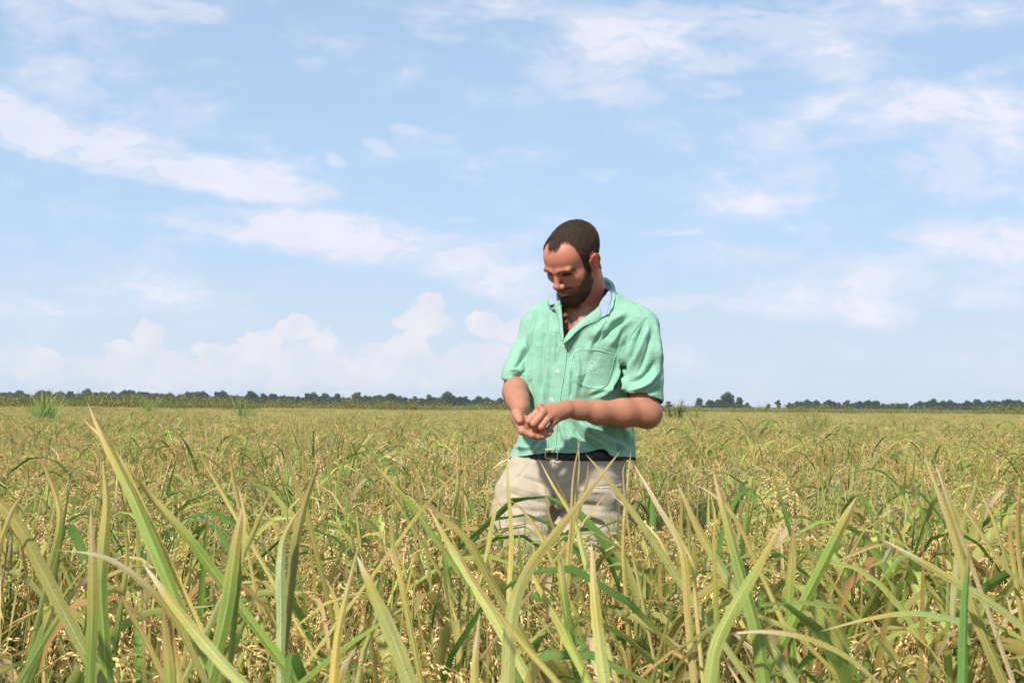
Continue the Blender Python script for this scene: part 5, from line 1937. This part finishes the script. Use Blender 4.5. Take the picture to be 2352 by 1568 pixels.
c2_ = ribbon('collar', [Z1(345, 985), Z1(320, 1040), Z1(312, 1085), Z1(345, 1150), Z1(400, 1115), Z1(455, 1065)],
             [Z1(380, 990), Z1(350, 1050), Z1(345, 1095), Z1(370, 1168), Z1(425, 1165), Z1(495, 1135)], m_shirt, (0.02, .02, .02), 26, 4, wob=.0015, bulge=.002,
             depthA=[4.19, 4.17, 4.16, 4.14, 4.12, 4.10], depthB=[4.18, 4.16, 4.15, 4.13, 4.11, 4.095])
ribbon('collar_facing', [Z1(388, 968), Z1(340, 1025), Z1(318, 1080), Z1(345, 1130)],
       [Z1(470, 1015), Z1(490, 1070), Z1(450, 1095), Z1(372, 1118)], m_blue, (0, 0, 0), 18, 6, parent=c2_, wob=.0018, bulge=.002,
       depthA=[4.17, 4.16, 4.15, 4.13], depthB=[4.14, 4.125, 4.12, 4.115])
# turned-back front edge on his left, from the collar point down to the first button
ribbon('lapel', [Z1(915, 1120), Z1(850, 1185), Z1(745, 1262), Z1(650, 1340), Z1(575, 1412), Z1(512, 1500)],
       [Z1(940, 1258), Z1(870, 1305), Z1(745, 1352), Z1(650, 1420), Z1(570, 1500), Z1(500, 1550)], m_shirt, (.02, .02, .02), 26, 6, bulge=.004, wob=.0008,
       depthA=[4.085, 4.08, 4.07, 4.065, 4.06, 4.055], depthB=[4.055, 4.05, 4.045, 4.04, 4.035, 4.033])
ribbon('lapel_edge', [Z1(940, 1254), Z1(870, 1300), Z1(745, 1348), Z1(650, 1416), Z1(570, 1496), Z1(492, 1556)],
       [Z1(940, 1263), Z1(870, 1310), Z1(745, 1359), Z1(650, 1428), Z1(572, 1510), Z1(498, 1568)], m_seam, (0, 0, 0), 26, 3, bulge=.001,
       depthA=[4.052, 4.046, 4.041, 4.036, 4.031, 4.028], depthB=[4.053, 4.047, 4.042, 4.037, 4.032, 4.029])
ribbon('lapel', [Z1(395, 1160), Z1(425, 1230), Z1(445, 1330), Z1(455, 1430), Z1(485, 1540)],
       [Z1(475, 1120), Z1(484, 1200), Z1(492, 1330), Z1(502, 1440), Z1(508, 1540)], m_shirt, (.02, .02, .02), 24, 5, bulge=.004, wob=.0008,
       depthA=[4.10, 4.09, 4.075, 4.06, 4.04], depthB=[4.09, 4.08, 4.065, 4.05, 4.035])
# button placket: a double band that stands a little proud, with stitching down both edges
PLA = [(1286, 790), (1278, 830), (1268, 880), (1262, 915), (1258, 960), (1256, 1038)]
PLB = [(1303, 782), (1302, 815), (1297, 860), (1290, 905), (1283, 960), (1277, 1038)]
pk = ribbon('placket', PLA, PLB, m_shirt, (.22, .22, .22), 46, 5, lift=.0022, thick=.002)
for ln, dx_ in ((PLA, 1.6), (PLB, -1.6)):
    ribbon('placket_stitching', [(a + dx_, b) for a, b in ln], [(a + dx_ + 1.1, b) for a, b in ln], m_seam, (0, 0, 0), 46, 2, lift=.0038, thick=.0004, parent=pk)

# pocket: darker, worn, with a stitched border
PK = [(1332, 801), (1318, 812), (1312, 840), (1316, 868), (1328, 880), (1352, 890), (1374, 893), (1386, 890), (1394, 880), (1404, 850), (1414, 814)]


def patch(name, poly, mat, col, lift, step=3.0, parent=None):
    poly = np.asarray(poly, float)
    lo, hi = poly.min(0), poly.max(0)
    xs_, ys_ = np.arange(lo[0], hi[0], step), np.arange(lo[1], hi[1], step)
    pid, V, F = {}, [], []
    for j_, y_ in enumerate(ys_):
        for i_, x_ in enumerate(xs_):
            if inpoly(np.array([[x_, y_]]), poly)[0]:
                h_ = on_shirt(x_, y_, lift)
                if h_ is not None:
                    pid[i_, j_] = len(V)
                    V.append(h_)
    for (i_, j_), a in pid.items():
        if (i_ + 1, j_) in pid and (i_, j_ + 1) in pid and (i_ + 1, j_ + 1) in pid:
            F.append([a, pid[i_, j_ + 1], pid[i_ + 1, j_ + 1], pid[i_ + 1, j_]])
    m_ = MB()
    m_.add(V, F, col)
    o_ = m_.build(name, mat, man)
    if parent: o_.parent = parent
    return o_


pocket = patch('pocket', PK, m_shirt, (.26, .26, .26), .0022, 2.0)
ribbon('pocket_stitching', PK, [(a + (1362 - a) * .03, b + (848 - b) * .035) for a, b in PK], m_seam, (0, 0, 0), 60, 2, lift=.0030, thick=.0006, parent=pocket)
ribbon('pocket_stitching', [(1330, 801.5), (1372, 803), (1413, 813)], [(1330, 803), (1372, 805), (1413, 815)], m_seam, (0, 0, 0), 30, 2, lift=.003, thick=.0006, parent=pocket)
# embroidered badge on the pocket: open ring with a small shield
m_thread = cloth_mat('white_thread', (.45, .62, .52), (.68, .72, .66), 400)
ec = (1361, 841)
ring = [(ec[0] + 9 * math.cos(a_), ec[1] + 9 * math.sin(a_)) for a_ in np.linspace(-.55 * PI - .5, 1.45 * PI - .75, 26)]
ring2 = [(ec[0] + 7.6 * math.cos(a_), ec[1] + 7.4 * math.sin(a_)) for a_ in np.linspace(-.55 * PI - .5, 1.45 * PI - .75, 26)]
em_ = ribbon('badge', ring, ring2, m_thread, (0, 0, 0), 40, 2, lift=.0032, thick=.0008)
ribbon('badge_shield', [(ec[0] - 4, ec[1] - 4), (ec[0] - 3.5, ec[1] + 1), (ec[0], ec[1] + 4.5)], [(ec[0] - 2.6, ec[1] - 4), (ec[0] - 2.2, ec[1] + 0), (ec[0], ec[1] + 2.8)], m_thread, (0, 0, 0), 10, 2, lift=.0034, thick=.0006, parent=em_)
ribbon('badge_shield', [(ec[0] + 4, ec[1] - 4), (ec[0] + 3.5, ec[1] + 1), (ec[0], ec[1] + 4.5)], [(ec[0] + 2.6, ec[1] - 4), (ec[0] + 2.2, ec[1] + 0), (ec[0], ec[1] + 2.8)], m_thread, (0, 0, 0), 10, 2, lift=.0034, thick=.0006, parent=em_)
# armhole and hem stitching of the near sleeve
ribbon('sleeve_seam', [(a - 3, b) for a, b in SEAM_L], [(a - 1.6, b) for a, b in SEAM_L], m_seam, (0, 0, 0), 40, 2, lift=.0012, thick=.0005)
ribbon('sleeve_hem', [(1440, 897), (1480, 905), (1519, 914)], [(1440, 898.2), (1480, 906.4), (1519, 915.4)], m_seam, (0, 0, 0), 30, 2, lift=.0012, thick=.0005)

# buttons
m_but, n, out = newmat('button')
p = n.new('ShaderNodeBsdfPrincipled')
p.inputs['Base Color'].default_value = (.78, .74, .66, 1)
p.inputs['Roughness'].default_value = .3
n.l.new(p.outputs[0], out.inputs[0])
for bx_, by_ in ((1293.5, 792), (1281, 853), (1268, 917.5), (1268, 986)):
    c0 = on_shirt(bx_, by_, .0045)
    if c0 is None: continue
    view = np.array(CAM_P) - c0
    view /= np.linalg.norm(view)
    X1, Y1, Z1_ = frames(view[None])
    X1, Y1, Z1_ = X1[0], Y1[0], Z1_[0]
    m_ = MB()
    prof_ = [(.0001, -.0004), (.0022, -.0003), (.0030, .0004), (.0052, .0012), (.0060, .0008), (.0062, -.0010), (.0060, -.0018)]
    k = 20
    V = [c0 + X1 * r_ * math.cos(a_) + Y1 * r_ * math.sin(a_) + Z1_ * z_ for r_, z_ in prof_ for a_ in np.arange(k) / k * 2 * PI]
    F = [[i_ * k + j_, i_ * k + (j_ + 1) % k, (i_ + 1) * k + (j_ + 1) % k, (i_ + 1) * k + j_] for i_ in range(len(prof_) - 1) for j_ in range(k)]
    m_.add(V, F, (1, 1, 1))
    b_ = m_.build('button', m_but, man)
    t_ = MB()
    for q in (-1, 1):
        tube(t_, [c0 + X1 * q * .001 + Z1_ * .0004 - Y1 * .0013, c0 + X1 * q * .001 + Z1_ * .0012, c0 + X1 * q * .001 + Z1_ * .0004 + Y1 * .0013], .0006, (.2, .12, .08), 4, 5)
    th = t_.build('thread', m_hair, man)
    th.parent = b_

# ---- trousers -------------------------------------------------------------------
tr = Field((-.12, 3.86, .02), (.50, 4.44, 1.10), .005)
trow = [(1030, 1198, 1440, .125, 4.16), (1046, 1190, 1438, .128, 4.16), (1075, 1172, 1436, .134, 4.16), (1105, 1158, 1435, .136, 4.155), (1135, 1150, 1437, .134, 4.15), (1160, 1146, 1438, .118, 4.15)]
zs2, cx2, cy2, a2_, b2_ = [], [], [], [], []
for y_, l_, r_, b_, Yc in trow:
    L_, R__ = Wn(l_, y_, Yc + .05), Wn(r_, y_, Yc - .05)
    hwid = (R__[0] - L_[0]) / 2
    zs2.append((L_[2] + R__[2]) / 2); cx2.append((L_[0] + R__[0]) / 2); cy2.append(Yc); b2_.append(b_)
    a2_.append(math.sqrt(hwid ** 2 - (b_ * math.sin(YAW * .7)) ** 2) / math.cos(YAW * .7))
tr.stack(zs2, cx2, cy2, a2_, b2_, YAW * .7, .02, 2.2)
tr.chain([Wn(1220, 1095, 4.16), Wn(1207, 1150, 4.13), Wn(1200, 1225, 4.08), Wn(1178, 1420, 4.04), Wn(1168, 1640, 4.12), Wn(1170, 1768, 4.14)], [.088, .098, .100, .086, .070, .074], .02)
tr.chain([Wn(1368, 1100, 4.14), Wn(1356, 1150, 4.13), Wn(1350, 1225, 4.11), Wn(1362, 1420, 4.09), Wn(1368, 1640, 4.14), Wn(1370, 1768, 4.15)], [.094, .108, .112, .094, .074, .076], .02)
# cargo pocket bulging on the outside of his right thigh
tr.ell(Wn(1150, 1205, 4.11), (.030, .055, .075), .02)
TV, TF = tr.mesh()
TN_ = vnormals(TV, TF)
if np.mean(TN_[:, 0] * (TV[:, 0] > .36)) < 0:
    TF = TF[:, ::-1].copy(); TN_ = -TN_
TV = smooth(TV, TF, 2)
TN_ = vnormals(TV, TF)
TV = TV + TN_ * np.where(TV[:, 2] > 1.02, .3, 1.3)[:, None] * (.004 * vnoise(TV * np.array([.7, .7, 1.3]), 14) + .0025 * vnoise(TV + 4, 34) + .003 * (1 - np.abs(vnoise(TV * np.array([.6, .6, 1.4]) + 2, 18))) ** 3)[:, None]
PT = proj(TV)
okT = (((TV - np.array(CAM_P)) * TN_).sum(1) < .1)
for poly, wd_, dp_ in [
    ([(1176, 1090), (1230, 1105), (1278, 1128)], 5, -.008), ([(1165, 1112), (1220, 1128), (1268, 1148)], 6, .007), ([(1160, 1128), (1215, 1145), (1262, 1160)], 4, -.007),
    ([(1155, 1160), (1200, 1168), (1256, 1176)], 4, -.009), ([(1158, 1176), (1205, 1186), (1258, 1184)], 5, .006), ([(1156, 1195), (1205, 1200), (1250, 1196)], 4, -.005),
    ([(1292, 1165), (1340, 1158), (1400, 1165)], 5, -.006), ([(1290, 1185), (1345, 1178), (1410, 1186)], 5, .005), ([(1288, 1205), (1350, 1200), (1415, 1206)], 4, -.006),
    ([(1272, 1050), (1268, 1090), (1272, 1130)], 4, .006), ([(1280, 1055), (1279, 1095), (1277, 1130)], 2.5, -.005), ([(1272, 1128), (1270, 1170), (1268, 1235)], 5, -.022),
    ([(1190, 1062), (1176, 1085), (1180, 1110)], 4, -.005), ([(1215, 1060), (1205, 1080), (1180, 1100)], 3, -.004), ([(1298, 1130), (1340, 1125), (1390, 1132)], 4, .004),
    ([(1310, 1075), (1335, 1110), (1380, 1118), (1430, 1112)], 2.2, -.004)]:
    fold(TV, TN_, PT, okT, poly, wd_, dp_)
ct = TV[TF].mean(1)
TF2 = TF[(ct[:, 2] < 1.062) & (ct[:, 2] > .035)]
us, inv = np.unique(TF2, return_inverse=True)
m_kha = cloth_mat('khaki_cotton', (.41, .345, .255), (.44, .37, .275), 60)
mb = MB()
mb.add(TV[us], inv.reshape(TF2.shape), (1, 1, 1))
tro = mb.build('trousers', m_kha, man)
bvh = BVHTree.FromPolygons([tuple(v_) for v_ in TV], [tuple(f) for f in TF.tolist()])
m_kst = cloth_mat('khaki_stitching', (.62, .54, .44), (.50, .42, .32), 300)
ribbon('pocket_piping', [(1308, 1074), (1330, 1108), (1378, 1119), (1432, 1112)], [(1308, 1076), (1330, 1110), (1378, 1121.4), (1432, 1114.4)], m_kst, (0, 0, 0), 30, 2, lift=.002, thick=.001, parent=tro)
ribbon('fly_stitching', [(1266, 1056), (1262, 1095), (1272, 1128)], [(1267.4, 1056), (1263.4, 1095), (1273.2, 1128)], m_kst, (0, 0, 0), 20, 2, lift=.002, thick=.001, parent=tro)
m_btn, n, out = newmat('trouser_button')
p = n.new('ShaderNodeBsdfPrincipled'); p.inputs['Base Color'].default_value = (.16, .13, .11, 1); p.inputs['Roughness'].default_value = .35
n.l.new(p.outputs[0], out.inputs[0])

# belt: black leather band hugging the waist, pale brass buckle
m_belt, n, out = newmat('black_leather')
tcn = n.new('ShaderNodeTexCoord')
ns = n.noise(tcn.outputs['Object'], 120, 4, .6)
p = n.new('ShaderNodeBsdfPrincipled')
n.l.new(n.mix(ns.outputs[0], (.006, .006, .007), (.02, .018, .018)), p.inputs['Base Color'])
p.inputs['Roughness'].default_value = .45
n.l.new(p.outputs[0], out.inputs[0])
mbt = MB()
k = 96
V = []
for zz, off_ in ((1.027, .004), (1.030, .007), (1.056, .007), (1.060, .005), (1.060, .001), (1.027, .001)):
    cxz, cyz = np.interp(zz, zs2[::-1], cx2[::-1]), 4.16
    az_, bz_ = np.interp(zz, zs2[::-1], a2_[::-1]) + off_, np.interp(zz, zs2[::-1], b2_[::-1]) + off_ - .004
    yw = YAW * .7
    for q in range(k):
        a_ = q / k * 2 * PI
        ex = abs(math.cos(a_)) ** (2 / 2.2) * math.copysign(1, math.cos(a_)) * az_
        ey = abs(math.sin(a_)) ** (2 / 2.2) * math.copysign(1, math.sin(a_)) * bz_
        V.append((cxz + ex * math.cos(yw) + ey * math.sin(yw), cyz - ex * math.sin(yw) + ey * math.cos(yw), zz))
F = [[i_ * k + j_, i_ * k + (j_ + 1) % k, ((i_ + 1) % 6) * k + (j_ + 1) % k, ((i_ + 1) % 6) * k + j_] for i_ in range(6) for j_ in range(k)]
mbt.add(V, F, (1, 1, 1))
belt = mbt.build('belt', m_belt, man)
m_brass, n, out = newmat('brass')
p = n.new('ShaderNodeBsdfPrincipled')
p.inputs['Base Color'].default_value = (.72, .56, .33, 1); p.inputs['Metallic'].default_value = .8; p.inputs['Roughness'].default_value = .38
n.l.new(p.outputs[0], out.inputs[0])
bk = MB()
bcx = Wn(1258, 1042, 4.003)
for (x0, z0_), (x1, z1_) in (((-.007, .014), (-.007, -.013)), ((-.007, -.013), (.030, -.016)), ((.030, -.016), (.030, .014)), ((.030, .014), (-.007, .014))):
    tube(bk, [bcx + np.array([x0, .18 * -x0, z0_]), bcx + np.array([(x0 + x1) / 2, .18 * -(x0 + x1) / 2, (z0_ + z1_) / 2]), bcx + np.array([x1, .18 * -x1, z1_])], .0016, (1, 1, 1), 6, 5)
b_ = bk.build('buckle', m_brass, man)
b_.parent = belt
# boots
for nm, (px_, Yf) in enumerate(((1170, 4.12), (1370, 4.13))):
    bt = Field((W(px_, 930, Yf).x - .09, Yf - .30, -.05), (W(px_, 930, Yf).x + .09, Yf + .13, .24), .006)
    x_ = W(px_, 930, Yf).x
    bt.chain([(x_, Yf + .03, .20), (x_, Yf + .03, .06)], [.055, .05], .02)
    bt.chain([(x_, Yf + .04, .035), (x_ - .01, Yf - .10, .03), (x_ - .02, Yf - .19, .022)], [.042, .046, .036], .02)
    V, F = bt.mesh()
    V[:, 2] = np.maximum(V[:, 2], -.018)
    m_ = MB()
    m_.add(V, F[:, ::-1], (1, 1, 1))
    m_.build('boot', m_belt, man)

# a pinch of grain between the hands
sm = MB()
P_ = np.array([Wn(1207 + hr.normal(0, 3.2), 966 + hr.normal(0, 2.6), 3.875 + hr.normal(0, .006)) for _ in range(16)])
grains(sm, P_, hr.normal(0, 1, (16, 3)), np.full(16, .008), np.tile(np.array([.6, .46, .2]), (16, 1)))
sg_ = sm.build('rice_grains', grain_mat if 'grain_mat' in globals() else m_hair, None)
tag(sg_, 'pinch of tan rice grains in the cupped palm under the fingertips', 'rice grains')
